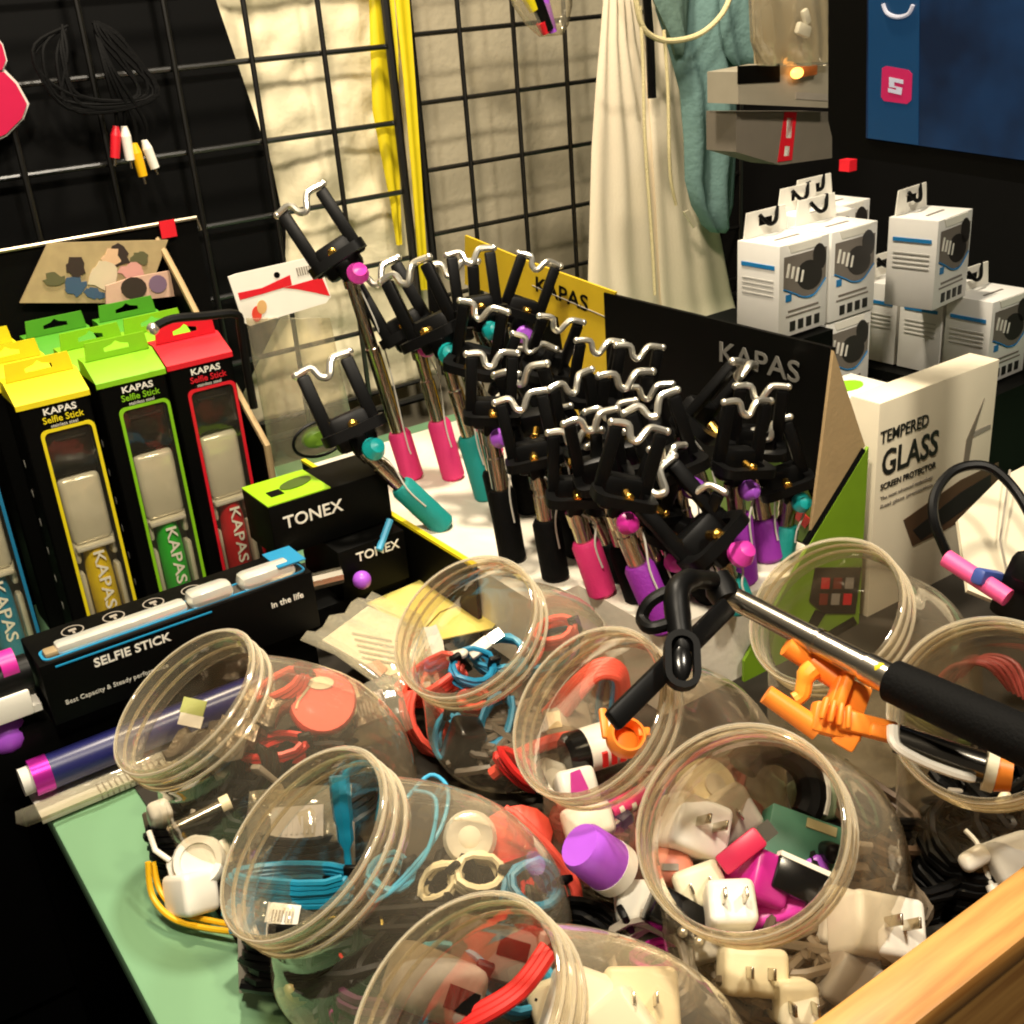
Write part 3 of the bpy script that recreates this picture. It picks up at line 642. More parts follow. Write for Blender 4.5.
def stick(grip, base, junc, top, tip, label, knob=None, yaw=0, z=ZB, cord=True, jaw=1.0, bw=None, lean=0.):
    B = bw if bw is not None else onZ(*base, z)
    def above(px):
        r = ray(*px); t = (r.x * (B.x - EYE.x) + r.y * (B.y - EYE.y)) / (r.x * r.x + r.y * r.y); return EYE + r * t
    T = above(top); J = above(junc); tq = (T - EYE).length / ray(*top).length
    E_ = onT(*tip, tq * .985) - T; s = max(.95, min(1.2, 1.05 * E_.length / .072)) * jaw
    zt = E_.normalized()
    if lean: zt = (zt - V * lean).normalized()
    T = T + E_ - zt * .074 * s; tt = (T - EYE).length / ray(*top).length
    d = (T - B); Ln = d.length; d.normalize(); gl = min(Ln * .8, max(.03, (J - B).dot(d)))
    t = thing('selfie_stick', label, 'selfie stick', B, None, 'loose selfie sticks standing in the display')
    o0 = Vector((0, 0, 0)); q = d.to_track_quat('Z', 'Y').to_matrix().to_4x4()
    b = MB(); b.lathe([(.010, 0), (.0125, .003), (.0125, gl - .004), (.0105, gl)], q, 18); b.build('grip', grip, t)
    b = MB(); m_ = gl + (Ln - gl) * .55; b.lathe([(.0078, gl - .002), (.0078, m_), (.0066, m_ + .001), (.0066, Ln)], q, 14); b.lathe([(.0088, Ln - .012), (.0088, Ln)], q, 12); b.build('pole', STEEL, t)
    zc = E_.normalized()
    if lean: zc = (zc - V * lean).normalized()
    right = (cx + U * .35 + V * rnd.uniform(-.25, .25)).normalized()
    right = Matrix.Rotation(R(yaw), 3, zc) @ right
    xc = (right - zc * right.dot(zc)).normalized(); yc = zc.cross(xc)
    M_ = basis(xc, yc, zc, d * Ln) @ Matrix.Scale(s, 4)
    part('bracket', CL['bracket'], t, M_)
    for x in (-.0185, .0185): part('arm', CL['arm'], t, M_ @ Matrix.Translation((x, 0, 0)))
    part('wire_jaw', CL['wire_jaw'], t, M_); part('screw', CL['screw'], t, M_)
    if knob: part('knob', CL['knob'], t, M_ @ Matrix.Translation((.006, -.010, -.004)) @ Matrix.Rotation(R(25), 4, 'Z') @ Matrix.Rotation(R(78), 4, 'X'), knob)
    if cord:
        b = MB(); w = d.orthogonal().normalized(); fw = -V
        b.tube([d * Ln + fw * .01, d * (gl + (Ln - gl) * .6) + fw * .014 + w * .008, d * gl + fw * .014, d * gl * .6 + fw * .0142], .0009, 6, sub=4); b.build('cord', GREYC, t)
    return t
G_ = 'selfie stick in the white foam base'
S = [
 (PINK, (413, 478), (397, 432), (350, 276), (299, 198), 'tallest pink handled selfie stick, clamp raised in front of the cream sheet', PINKP, 0),
 (TEAL, (445, 527), (408, 478), (366, 459), (322, 362), 'teal handled selfie stick leaning left over the green patched box', TEALP, 10),
 (PINK, (454, 478), (440, 420), (422, 354), (374, 270), 'pink handled selfie stick between the tallest one and the upright teal one', MAGP, 0),
 (TEAL, (487, 498), (470, 435), (441, 345), (404, 268), 'upright teal handled selfie stick on the open white foam', TEALP, -10),
 (PINK, (494, 455), (483, 412), (470, 350), (452, 262), 'pink handled selfie stick half hidden behind the upright teal one', None, 0),
 (BLKF, (513, 560), (503, 490), (496, 425), (492, 352), 'black handled selfie stick at the front left of the dense cluster', PURP, 5),
 (BLKF, (530, 512), (522, 470), (520, 405), (535, 340), 'black handled selfie stick behind the front left black one', PURP, -8),
 (BLKF, (556, 578), (545, 520), (538, 462), (520, 395), 'black handled selfie stick with wide bright pole, beside the pink handle', None, 12),
 (PINK, (603, 594), (590, 540), (579, 492), (575, 430), 'pink handled selfie stick at the front of the cluster', None, -5),
 (PURPLE, (666, 630), (640, 565), (626, 510), (640, 425), 'purple handled selfie stick nearest to the jars, bunched steel pole', MAGP, 5),
 (PINK, (658, 568), (648, 510), (640, 470), (610, 405), 'pink handled selfie stick squeezed between purple ones', PINKP, -15),
 (BLKF, (616, 556), (605, 500), (598, 450), (570, 378), 'black handled selfie stick behind the front pink one', None, 10),
 (PURPLE, (694, 588), (687, 540), (684, 478), (650, 400), 'purple handled selfie stick with violet knob, middle of the right half', PURP, 0),
 (PURPLE, (744, 582), (738, 515), (743, 470), (748, 400), 'purple handled selfie stick standing by the green panel', PURP, 0),
 (TEAL, (780, 556), (786, 527), (792, 492), (765, 425), 'teal handled selfie stick in the far right corner of the display', TEALP, 0),
 (TEAL, (742, 610), (735, 590), (722, 560), (650, 478), 'teal handled selfie stick with big clamp bent forward to the left', PINKP, 25),
 (BLKF, (540, 470), (535, 420), (518, 322), (540, 258), 'selfie stick with tall twin arms in front of the yellow header card', PURP, 0),
 (TEAL, (535, 490), (528, 440), (480, 322), (470, 250), 'selfie stick with dark twin arms, far left back of the cluster', TEALP, 15),
 (BLKF, (585, 510), (580, 470), (560, 372), (562, 318), 'selfie stick whose jaw overlaps the lower strip of yellow card', None, -10),
 (BLKF, (620, 520), (615, 480), (600, 392), (600, 340), 'selfie stick whose jaw shows right of the yellow card', None, 8),
 (PURPLE, (655, 520), (650, 480), (640, 405), (640, 345), 'selfie stick in the back row near the black panel', None, 0),
 (BLKF, (690, 540), (686, 500), (672, 452), (648, 385), 'black handled selfie stick in the middle of the right half', None, -6),
 (BLKF, (728, 560), (722, 510), (700, 440), (745, 362), 'black handled selfie stick with clamp turned to the panel lettering', None, 20),
 (PURPLE, (770, 560), (765, 520), (770, 445), (762, 385), 'selfie stick standing right below the panel lettering', None, 0),
 (BLKF, (580, 555), (572, 500), (560, 440), (520, 368), 'black handled selfie stick in the heart of the cluster', MAGP, -12),
 (BLKF, (640, 600), (632, 545), (618, 480), (590, 415), 'black handled selfie stick just behind the nearest purple handle', MAGP, 14),
 (BLKF, (716, 600), (708, 560), (692, 520), (700, 480), 'black handled selfie stick in front of the violet knobs', PINKP, -20),
 (BLKF, (552, 505), (548, 470), (540, 420), (540, 350), 'selfie stick with dark clamp just below the twin arms by the yellow card', None, 5),
 (BLKF, (505, 520), (500, 470), (490, 380), (484, 305), 'selfie stick with dark clamp right of the upright teal one', None, -14),
 (BLKF, (628, 580), (620, 540), (612, 500), (606, 438), 'selfie stick with low dark clamp right behind the front pink one', None, 16),
 (BLKF, (600, 540), (595, 500), (580, 450), (548, 412), 'selfie stick with dark clamp in the left middle of the cluster', None, -18),
 (BLKF, (672, 600), (664, 560), (655, 510), (668, 446), 'selfie stick with dark clamp behind the bent big one', MAGP, 10),
 (BLKF, (560, 540), (555, 500), (545, 440), (505, 388), 'selfie stick with dark clamp at the left rim of the cluster', None, 22),
 (BLKF, (655, 545), (650, 505), (640, 455), (626, 372), 'selfie stick with dark clamp midway along the cluster back', None, -8),
]
for i, (g, bs_, jn, tp, ti, lab, kn, yw) in enumerate(S):
    stick(g, bs_, jn, tp, ti, lab, kn, yw * 1.3 + (rnd.uniform(-14, 14) if i > 4 else 0), lean=(0 if i in (0, 1, 2, 3, 15, 16, 17) else (rnd.uniform(.05, .16) if i in (5, 7, 8, 9, 12, 13, 14) else rnd.uniform(.2, .55))))

# dark stick lying by the long box, with its violet knob
ls = thing('selfie_stick', 'dark selfie stick lying between the black boxes and the yellow edge, blue pin showing', 'selfie stick', onZ(365, 600, .02), None)
lp = lambda x, y, z: onZ(x, y, z) - onZ(365, 600, .02)
b = MB(); b.tube([lp(350, 600, .03), lp(345, 555, .07), lp(372, 520, .09)], .009, 10, sub=4); b.tube([lp(330, 560, .06), lp(352, 540, .08), lp(372, 560, .06), lp(360, 585, .05)], .004, 8, sub=4); b.build('folded_clamp', BLACK, ls)
b = MB(); b.tube([lp(379, 550, .08), lp(390, 520, .10)], .0035, 8); b.build('pin', SKY, ls)
b = MB(); b.ball(lp(362, 580, .06), .009); b.build('knob', PURP, ls)
b = MB(); b.tube([lp(300, 585, .075), lp(342, 575, .075)], .008, 10); b.build('pole', STEEL, ls)
# ================================================================== right side: screen protector box, earphone boxes, curtain, monitor
vG = .60
gx = lambda px, py: onV(px, py, vG)
pTL, pTR = gx(880, 405), gx(1000, 358)
uG0 = pTL.dot(U); wG = pTR.dot(U) - uG0; zG = (pTL.z + pTR.z) / 2
tg = thing('screen_protector_box', 'tall cream box lettered TEMPERED GLASS beside the black display panel', 'box', uvz(uG0, vG, 0), RZ)
carton(tg, wG, .032, zG, mat('cream_card', (232, 222, 196), .55, var=.05))
INK = mat('ink_black', (28, 26, 24), .5)
lx = lambda px, py: gx(px, py).dot(U) - uG0
lz = lambda px, py: gx(px, py).z
text('TEMPERED', .0165, INK, tg, 'title_lettering', at=(lx(880, 438), -.0006, lz(880, 439)), fit=lx(928, 420) - lx(880, 438), bold=.008)
text('GLASS', .034, INK, tg, 'title_lettering', at=(lx(881, 466), -.0006, lz(881, 466)), fit=lx(937, 443) - lx(881, 466), bold=.018)
text('SCREEN PROTECTOR', .0085, INK, tg, 'title_lettering', at=(lx(880, 487), -.0006, lz(880, 488)), fit=lx(935, 466) - lx(880, 487), bold=.008)
for k, s in enumerate(('The most advanced technology', 'Real glass protection')):
    text(s, .005, GREYP, tg, 'small_lettering', at=(lx(880, 498), -.0006, lz(880, 499 + 8 * k)), fit=lx(932, 476) - lx(880, 498))
def decal(parent, name, px, m, y, f=gx):
    b = MB(); q = [(f(*p).dot(U), f(*p).z) for p in px]; b.prism([(a - uG0, c) for a, c in q], .0006, fr(y)); return b.build(name, m, parent)
decal(tg, 'printed_phone', [(903, 520), (960, 480), (998, 462), (998, 500), (935, 535), (912, 546)], mat('brown_print', (84, 62, 44), .4), -.0002)
decal(tg, 'printed_phone', [(912, 530), (960, 492), (990, 474), (990, 490), (920, 540)], INK, -.0006)
decal(tg, 'printed_crack', [(962, 470), (966, 440), (984, 398), (972, 438), (967, 468)], mat('grey_print', (120, 110, 96), .5), -.0002)
decal(tg, 'printed_line', [(972, 432), (990, 424), (990, 428), (973, 437)], GREYP, -.0002)
gb = thing('small_carton', 'white carton with green print peeking out behind the cream lettered box', 'box', uvz(uG0 - .026, vG + .036, 0), RZ)
zb_ = onZ(872, 385, .2); carton(gb, .085, .045, .207, PAPER)
b = MB(); b.prism(ellipse(.052, .022, .018, .012, 16), .001, Matrix.Translation((0, 0, .207))); b.build('green_logo', LIME, gb)
b = MB(); b.box((-.0006, .022, .07), (.001, .045, .13)); b.build('green_side', mat('pale_green', (150, 168, 90), .5), gb)

# earphone boxes
EW, ED, EH = .074, .056, .094
DARKP = mat('print_dark', (44, 40, 38), .4); GREYPR = mat('print_grey', (120, 112, 104), .4); BLUEL = mat('print_blue', (30, 120, 180), .4)
def earbox(loc, ang, label, proto=[None]):
    if proto[0] is None:
        t = thing('earphone_box', label, 'box', (0, 0, 0), RZ, 'white earphone boxes on the dark riser')
        carton(t, EW, ED, EH, mat('box_white', (226, 224, 218), .5, var=.05), bev=.0008)
        b = MB(); b.frame([(.004, EH), (EW - .004, EH), (EW - .008, EH + .026), (.008, EH + .026)], [(.026, EH + .010), (EW - .026, EH + .010), (EW - .026, EH + .018), (.026, EH + .018)], .0012, fr(ED - .004)); b.build('hang_tab', PAPER, t)
        b = MB(); b.tube([(.024, ED - .008, EH + .022), (.034, ED - .012, EH + .012), (.046, ED - .010, EH + .014), (.054, ED - .004, EH + .026)], .0022, 6, sub=4); b.build('hang_hole', BLACKM, t)
        b = MB(); b.prism([(.012, EH - .001), (EW - .012, EH - .001), (EW - .016, EH - .009), (.016, EH - .009)], .0006, fr(-.0002)); b.build('lid_tuck', PAPER, t)
        pr = [(.006, .082), (.018, .082), (EW - .004, EH - .012), (EW - .004, .05), (EW * .72, .037), (EW * .5, .037), (EW * .3, .044), (.006, .05)]
        b = MB(); b.prism(pr, .0004, fr(-.0002)); b.build('printed_picture', GREYPR, t)
        b = MB(); b.prism(ellipse(EW * .6, .058, .02, .015, 18, -.3), .0005, fr(-.0005)); b.prism(ellipse(EW * .8, .074, .010, .014, 14, .3), .0005, fr(-.0005)); b.build('printed_earphone', DARKP, t)
        b = MB()
        for k in range(4): b.box((.012 + .007 * k, -.0009, .068 - .003 * k), (.003, .0008, .014 - .002 * (k % 2)), rot3(0, 12, 0))
        b.build('printed_lettering_marks', PAPER, t)
        b = MB(); b.tube([(.006, -.0004, .050), (EW * .3, -.0004, .043), (EW * .5, -.0004, .0365), (EW * .72, -.0004, .0365), (EW - .004, -.0004, .05)], .0011, 5, sub=5); b.build('blue_curve', BLUEL, t)
        b = MB(); b.box((.014, -.0004, .040), (.008, .0008, .007)); b.build('blue_mark', BLUEL, t)
        b = MB()
        for k in range(4): b.box((.021 + .0125 * k, -.0004, .010), (.008, .0008, .010), bev=.0003)
        b.build('feature_icon', INK, t)
        b = MB(); b.box((.037, -.0004, .026), (.046, .0006, .002)); b.box((.037, -.0004, .021), (.052, .0006, .0016)); b.build('printed_line', GREYPR, t)
        b = MB(); b.box((-.0004, ED * .5, EH - .022), (.0008, ED * .78, .004)); b.build('side_stripe', BLUEL, t)
        b = MB()
        for k in range(4): b.box((-.0004, ED * .5, EH - .036 - .005 * k), (.0006, ED * .74, .0014))
        b.build('side_line', mat('print_light', (190, 188, 182), .5), t)
        b = MB(); b.box((EW * .5, ED * .42, EH + .0003), (.036, .003, .0006)); b.build('lid_print', GREYPR, t)
        proto[0] = t; o = t
    else:
        s = proto[0]; o = s.copy(); C.objects.link(o); o['label'] = label
        for ch in list(s.children):
            c = ch.copy(); C.objects.link(c); c.parent = o
    o.location = loc; o.rotation_euler = (0, 0, ang); return o
ZL, ZU = .118, .2145
A35, A40 = R(35), R(42)
pA, pB, pC, pD = onZ(778, 340, ZU), onZ(828, 324, ZU), onZ(932, 311, ZU), onZ(985, 386, ZL)
def off(p, ang, x, y): return p + Vector((math.cos(ang) * x - math.sin(ang) * y, math.sin(ang) * x + math.cos(ang) * y, 0))
earbox(pA, A35, 'white earphone box beside the white curtain, front of the upper row')
pB = off(pA, A35, EW + .004, .0)
earbox(pB, A35, 'white earphone box second from the curtain in the upper row')
earbox(pC, A40, 'white earphone box highest and nearest the monitor')
earbox(off(pB, A35, .046, ED + .008), A35, 'white earphone box behind the second one from the curtain')
earbox(off(pB, A35, .10, ED + .03), A35, 'white earphone box mostly hidden behind the highest one, only tab and lid showing')
earbox(pD, A35, 'white earphone box in the lower row, at the right picture edge')
earbox(off(pD, A35, 0, ED + .004), A35, 'shaded earphone box behind the one at the right picture edge, lower row')
earbox(off(pD, A35, 0, 2 * (ED + .004)), A35, 'shaded earphone box in the lower row, deepest one below the upper boxes')
earbox(off(pB, A35, .0, .002) - Z * (ZU - ZL), A35, 'shaded earphone box in the lower row, right under the second one from the curtain')
rs = thing('display_riser', 'dark riser box under the white earphone boxes', 'riser', uvz(0, 0, 0), None)
b = MB(); q = off(pD, A35, 0, -.004); M_ = Matrix.Translation((q.x, q.y, 0)) @ Matrix.Rotation(A35, 4, 'Z')
t_ = MB(); b.add((lambda x: (x.box((.06, .13, .058), (.16, .30, .116)), x.bm)[1])(t_), M_)
q2 = off(pA, A35, -.004, -.002); M2 = Matrix.Translation((q2.x, q2.y, 0)) @ Matrix.Rotation(A35, 4, 'Z')
t2_ = MB(); b.add((lambda x: (x.box((.04, .06, .106), (.07, .14, .212)), x.bm)[1])(t2_), M2)
b.build('riser_block', BLACKM, rs)

# white curtain
CURT = mat('white_curtain', (226, 212, 186), .85, spec=.1, var=.04, scale=12, bump=.08, bscale=250)
vC = 1.30
cu_ = thing('curtain', 'white gathered fabric hanging from a knot right of the wire grid', 'curtain', onV(660, 345, vC), RZ)
def crow(rows_, v, f=onV): return [(loc_of(cu_, f(a, y, v)), loc_of(cu_, f(c, y, v))) for a, c, y in rows_]
b = MB(); b.rows(crow([(604, 628, -40), (603, 636, 0), (600, 644, 40), (596, 660, 90), (592, 685, 150), (590, 700, 210), (588, 712, 270), (586, 728, 345), (585, 732, 372)], vC), .02, 44, .0022, 5, Vector((0, -1, 0))); b.build('left_drape', CURT, cu_, 80)
b = MB(); b.rows(crow([(648, 690, -40), (650, 690, 40), (648, 695, 100), (655, 712, 200), (660, 730, 290), (664, 744, 345), (666, 748, 372)], vC - .012), .02, 24, .002, 3, Vector((0, -1, 0)), seed=2); b.build('right_drape', CURT, cu_, 80)
rp_ = thing('hanging_rope', 'cream rope loop and cords hanging over the white curtain', 'rope', onV(660, 100, vC - .06), RZ)
rl = lambda px, py, d=.13: loc_of(rp_, onV(px, py, vC - d))
ROPE = mat('cream_rope', (214, 200, 150), .7, bump=.3, bscale=400)
for pts in ([(632, -30), (640, 20), (652, 36), (672, 41), (700, 34), (722, 14), (732, -10), (738, -40)], [(640, 6), (643, 60), (645, 140), (652, 240), (655, 295)], [(664, 30), (668, 90), (670, 170), (676, 205)]):
    b = MB(); b.tube([rl(*p) for p in pts], .0036 if len(pts) > 6 else .0022, 8, sub=5); b.build('cord', ROPE, rp_)
b = MB(); b.tube([rl(646, -10, .05), rl(650, 40, .05), rl(652, 98, .05)], .006, 8); b.build('dark_strap', BLACK, rp_)
tl = thing('cloth_bag', 'grey teal cloth bag hanging folded over the white curtain', 'bag', onV(700, 230, vC - .07), RZ)
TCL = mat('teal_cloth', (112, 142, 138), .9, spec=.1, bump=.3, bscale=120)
trow = lambda rs_, d: [(loc_of(tl, onV(a, y, vC - d)), loc_of(tl, onV(c, y, vC - d))) for a, c, y in rs_]
b = MB(); b.rows(trow([(655, 735, -40), (655, 738, 10), (668, 738, 50), (680, 737, 90), (685, 736, 140), (684, 735, 180), (690, 733, 205), (702, 726, 226), (710, 722, 232)], .06), .03, 16, .008, 2, Vector((0, -1, 0))); b.build('hanging_fold', TCL, tl, 80)
b = MB(); b.rows(trow([(716, 745, -40), (716, 750, 0), (718, 757, 30), (724, 761, 55), (732, 758, 66)], .085), .018, 10, .005, 1.5, Vector((0, -1, 0)), seed=1); b.build('outer_flap', TCL, tl, 80)
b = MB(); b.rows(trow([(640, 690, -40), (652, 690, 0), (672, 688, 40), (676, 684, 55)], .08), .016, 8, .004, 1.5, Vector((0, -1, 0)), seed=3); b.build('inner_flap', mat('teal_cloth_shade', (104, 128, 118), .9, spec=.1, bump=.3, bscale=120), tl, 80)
b = MB(); b.slab([loc_of(tl, onV(x, y, vC - .085)) for x, y in ((684, 212), (689, 210), (698, 224), (694, 228))], .003); b.build('care_tag', CREAM, tl)

# monitor
uM = .80
mn = thing('monitor', 'black framed flat screen with blue desktop in the top right corner', 'monitor', onU(900, 170, uM), RZ)
ml = lambda px, py, d=0.: loc_of(mn, onU(px, py, uM - d))
def mshape(name, pxs, d, th, m):
    b = MB(); b.slab([ml(x, y, d) for x, y in pxs], th); return b.build(name, m, mn)
c0, c1, c2, c3 = (829, -120), (829, 128), (1160, 196), (1160, -120)
body = [(829, -120), (828, 120), (834, 146), (848, 156), (1000, 180), (1160, 206), (1160, -120)]
o = mshape('housing', body, .0, .022, BLACKM)
scr = bpy.data.materials.new('screen_blue'); scr.use_nodes = True
nt = scr.node_tree; bs = nt.nodes['Principled BSDF']; bs.inputs['Base Color'].default_value = (.004, .006, .01, 1); bs.inputs['Roughness'].default_value = .25
tc = nt.nodes.new('ShaderNodeTexCoord'); n = nt.nodes.new('ShaderNodeTexNoise'); n.inputs['Scale'].default_value = 14; n.inputs['Detail'].default_value = 3
rp = nt.nodes.new('ShaderNodeValToRGB'); rp.color_ramp.elements[0].position = .35; rp.color_ramp.elements[1].position = .7
rp.color_ramp.elements[0].color = lin((6, 18, 36)) + (1,); rp.color_ramp.elements[1].color = lin((14, 42, 70)) + (1,)
nt.links.new(tc.outputs['Object'], n.inputs['Vector']); nt.links.new(n.outputs['Fac'], rp.inputs[0]); nt.links.new(rp.outputs[0], bs.inputs['Emission Color']); bs.inputs['Emission Strength'].default_value = 1.
mshape('screen', [(868, -110), (866, 138), (1150, 178), (1150, -110)], .001, .003, scr)
mshape('screen_column', [(869, -110), (868, 138), (918, 145), (920, -110)], .0016, .0005, mat('screen_column_blue', (10, 38, 62), .3, emit=1.))
SR = mat('screen_red', (140, 24, 62), .3, emit=.6); SW = mat('screen_pale', (150, 150, 160), .3, emit=.5)
mshape('desktop_icon', [(882, 68), (881, 97), (884, 101), (907, 104), (911, 100), (912, 74), (908, 70), (886, 66)], .0024, .0005, SR)
mshape('icon_mark', [(889, 77), (903, 80), (903, 84), (894, 82), (894, 86), (902, 88), (901, 95), (888, 92), (888, 88), (896, 90), (896, 88), (889, 87)], .003, .0004, SW)
b = MB(); b.tube([ml(883, 4, .003), ml(887, 13, .003), ml(897, 17, .003), ml(908, 14, .003), ml(913, 5, .003)], .0016, 6, sub=4); b.build('desktop_icon', SW, mn)
b = MB(); p0 = ml(1100, 190, -.03); b.box(p0 + Vector((0, 0, -.12)), (.04, .04, .3)); b.build('stand', BLACKM, mn)

# cartons and clear packets hanging behind the earphone boxes
vM = 1.02
def hang(name, label, cat, pxs, v, th, m, extra=()):
    t = thing(name, label, cat, onV(sum(x for x, y in pxs) / len(pxs), max(y for x, y in pxs), v), RZ)
    b = MB(); b.slab([loc_of(t, onV(x, y, v)) for x, y in pxs], th); b.build('carton' if cat == 'box' else 'card', m, t)
    for nm, q, mm in extra:
        b = MB(); b.slab([loc_of(t, onV(x, y, v - .001)) for x, y in q], .001); b.build(nm, mm, t)
    return t
hang('hanging_carton', 'grey carton with red vertical label, hanging above the earphone boxes', 'box', [(736, 112), (832, 112), (832, 158), (780, 165), (736, 152)], vM, .05, mat('dim_card', (112, 104, 92), .6),
     (('red_label', [(785, 112), (797, 112), (792, 160), (778, 162)], RED), ('label_mark', [(787, 118), (793, 118), (791, 138), (786, 138)], PAPER), ('label_mark', [(785, 146), (790, 146), (789, 156), (784, 156)], PAPER)))
hang('hanging_carton', 'grey carton with a glowing orange spot, above the red labelled carton', 'box', [(738, 72), (780, 64), (830, 66), (830, 108), (738, 104)], vM - .02, .05, mat('dim_card_pale', (150, 142, 124), .6),
     (('printed_strip', [(796, 92), (828, 94), (828, 101), (796, 99)], GREYP), ('dark_lid', [(738, 66), (780, 64), (780, 82), (738, 84)], BLACKM)))
glr = thing('orange_glare', 'small glowing orange glare spot on the grey hanging carton', 'glare spot', onV(797, 73, vM - .028), RZ)
b = MB(); b.ball((0, 0, 0), .008, (1.3, .6, .8)); b.build('glow_ball', mat('orange_glow', (255, 170, 80), .4, emit=3.), glr)  # orange glare put in as an emissive ball beside an orange block
b = MB(); b.box((.022, .004, 0), (.03, .006, .012), bev=.002); b.build('orange_block', mat('dull_orange', (190, 110, 60), .4), glr)
cp = thing('clear_packet', 'clear crinkled packet hanging at the top beside the monitor', 'package', onV(785, 70, vM - .03), RZ)
b = MB(); b.rows([(loc_of(cp, onV(a, y, vM - .03)), loc_of(cp, onV(c, y, vM - .03))) for a, c, y in ((750, 828, -30), (748, 830, 10), (750, 832, 40), (760, 830, 66))], .03, 10, .006, 2, Vector((0, -1, 0))); b.build('film', BAG, cp, 80)
b = MB(); b.slab([loc_of(cp, onV(x, y, vM - .012)) for x, y in ((752, -30), (828, -30), (828, 62), (756, 64))], .003); b.build('backing_card', mat('dim_card_tan', (160, 146, 116), .6), cp)
b = MB(); c_ = loc_of(cp, onV(803, 30, vM - .026)); b.box(c_, (.022, .008, .014), rot3(0, 20, 0), bev=.003); b.box(c_ + Vector((.004, 0, .014)), (.010, .007, .018), rot3(0, -25, 0), bev=.003); b.build('white_piece', GREYC, cp)
sr = thing('small_carton', 'tiny red and white carton corner just under the monitor frame', 'box', onV(848, 165, .86), RZ)
b = MB(); b.box((0, .0, 0), (.012, .014, .012)); b.build('carton', RED, sr)

# hanging packet at the very top
tp = thing('hanging_pack', 'clear packet with purple, yellow and red toy hanging at the top of the grid', 'package', onV(545, 36, 1.44), RZ)
tpl = lambda x, y, d=0.: loc_of(tp, onV(x, y, 1.44 - d))
b = MB(); b.rows([(tpl(506, -20), tpl(572, -20)), (tpl(512, 5), tpl(572, 5)), (tpl(526, 25), tpl(568, 25)), (tpl(540, 37), tpl(562, 35))], .02, 8, .003, 2, Vector((0, -1, 0))); b.build('clear_pouch', BAG, tp, 80)
for p0, p1, r_, m in (((528, -20), (548, 30), .011, BLACK), ((540, -15), (553, 32), .008, PURP), ((527, -4), (534, 10), .009, YELLOW), ((541, 22), (546, 33), .008, RED)):
    b = MB(); b.cyl(tpl(*p0, .004), tpl(*p1, .004), r_, r_ * .8); b.build('toy_piece', m, tp)

# beige carton, black cable and pink tube at the right edge
bc = thing('beige_carton', 'open beige carton flap at the right picture edge below the cream lettered box', 'box', onT(985, 610, .86), RZ)
bl_ = lambda x, y, t=.86: loc_of(bc, onT(x, y, t))
b = MB(); b.slab([bl_(968, 590, .86), bl_(958, 520, .90), bl_(1000, 478, .92), bl_(1075, 440, .95), bl_(1090, 640, .86)], .004); b.build('flap', mat('beige_card', (214, 204, 178), .6), bc)
b = MB(); b.tube([bl_(1012, 600, .853), bl_(1000, 540, .88), bl_(1010, 470, .915)], .0009, 5); b.build('seam', GREYP, bc)
lc = thing('cable_loop', 'thick black cable arching in front of the beige carton', 'cable', onT(950, 555, .84), RZ)
b = MB(); b.tube([loc_of(lc, onT(x, y, t)) for x, y, t in ((948, 556, .85), (934, 520, .85), (936, 492, .86), (955, 470, .87), (985, 466, .87), (1010, 484, .86), (1032, 520, .84), (1040, 560, .84))], .0038, 8, sub=6); b.build('lead', BLACK, lc)
pt = thing('pink_tube', 'pink plastic tube with blue clip lying right of the upper jar', 'tube', onT(978, 590, .80), RZ)
b = MB(); b.cyl(loc_of(pt, onT(946, 558, .815)), loc_of(pt, onT(1008, 598, .785)), .0065, n=14); b.build('tube', mat('pink_tube', (240, 90, 150), .4), pt)
b = MB(); b.box(loc_of(pt, onT(988, 578, .80)), (.03, .01, .012), rot3(0, 25, 0), bev=.003); b.build('clip', mat('clip_blue', (60, 80, 150), .4), pt)
bk = thing('black_gadget', 'black plastic gadget cut by the right picture edge beside the pink tube', 'gadget', onT(1036, 592, .80), RZ)
b = MB(); b.box((.0, 0, 0), (.036, .04, .05), rot3(10, 15, 0), bev=.006); b.box((-.016, -.01, .024), (.02, .03, .02), rot3(0, 30, 0), bev=.004); b.build('body', BLACK, bk)
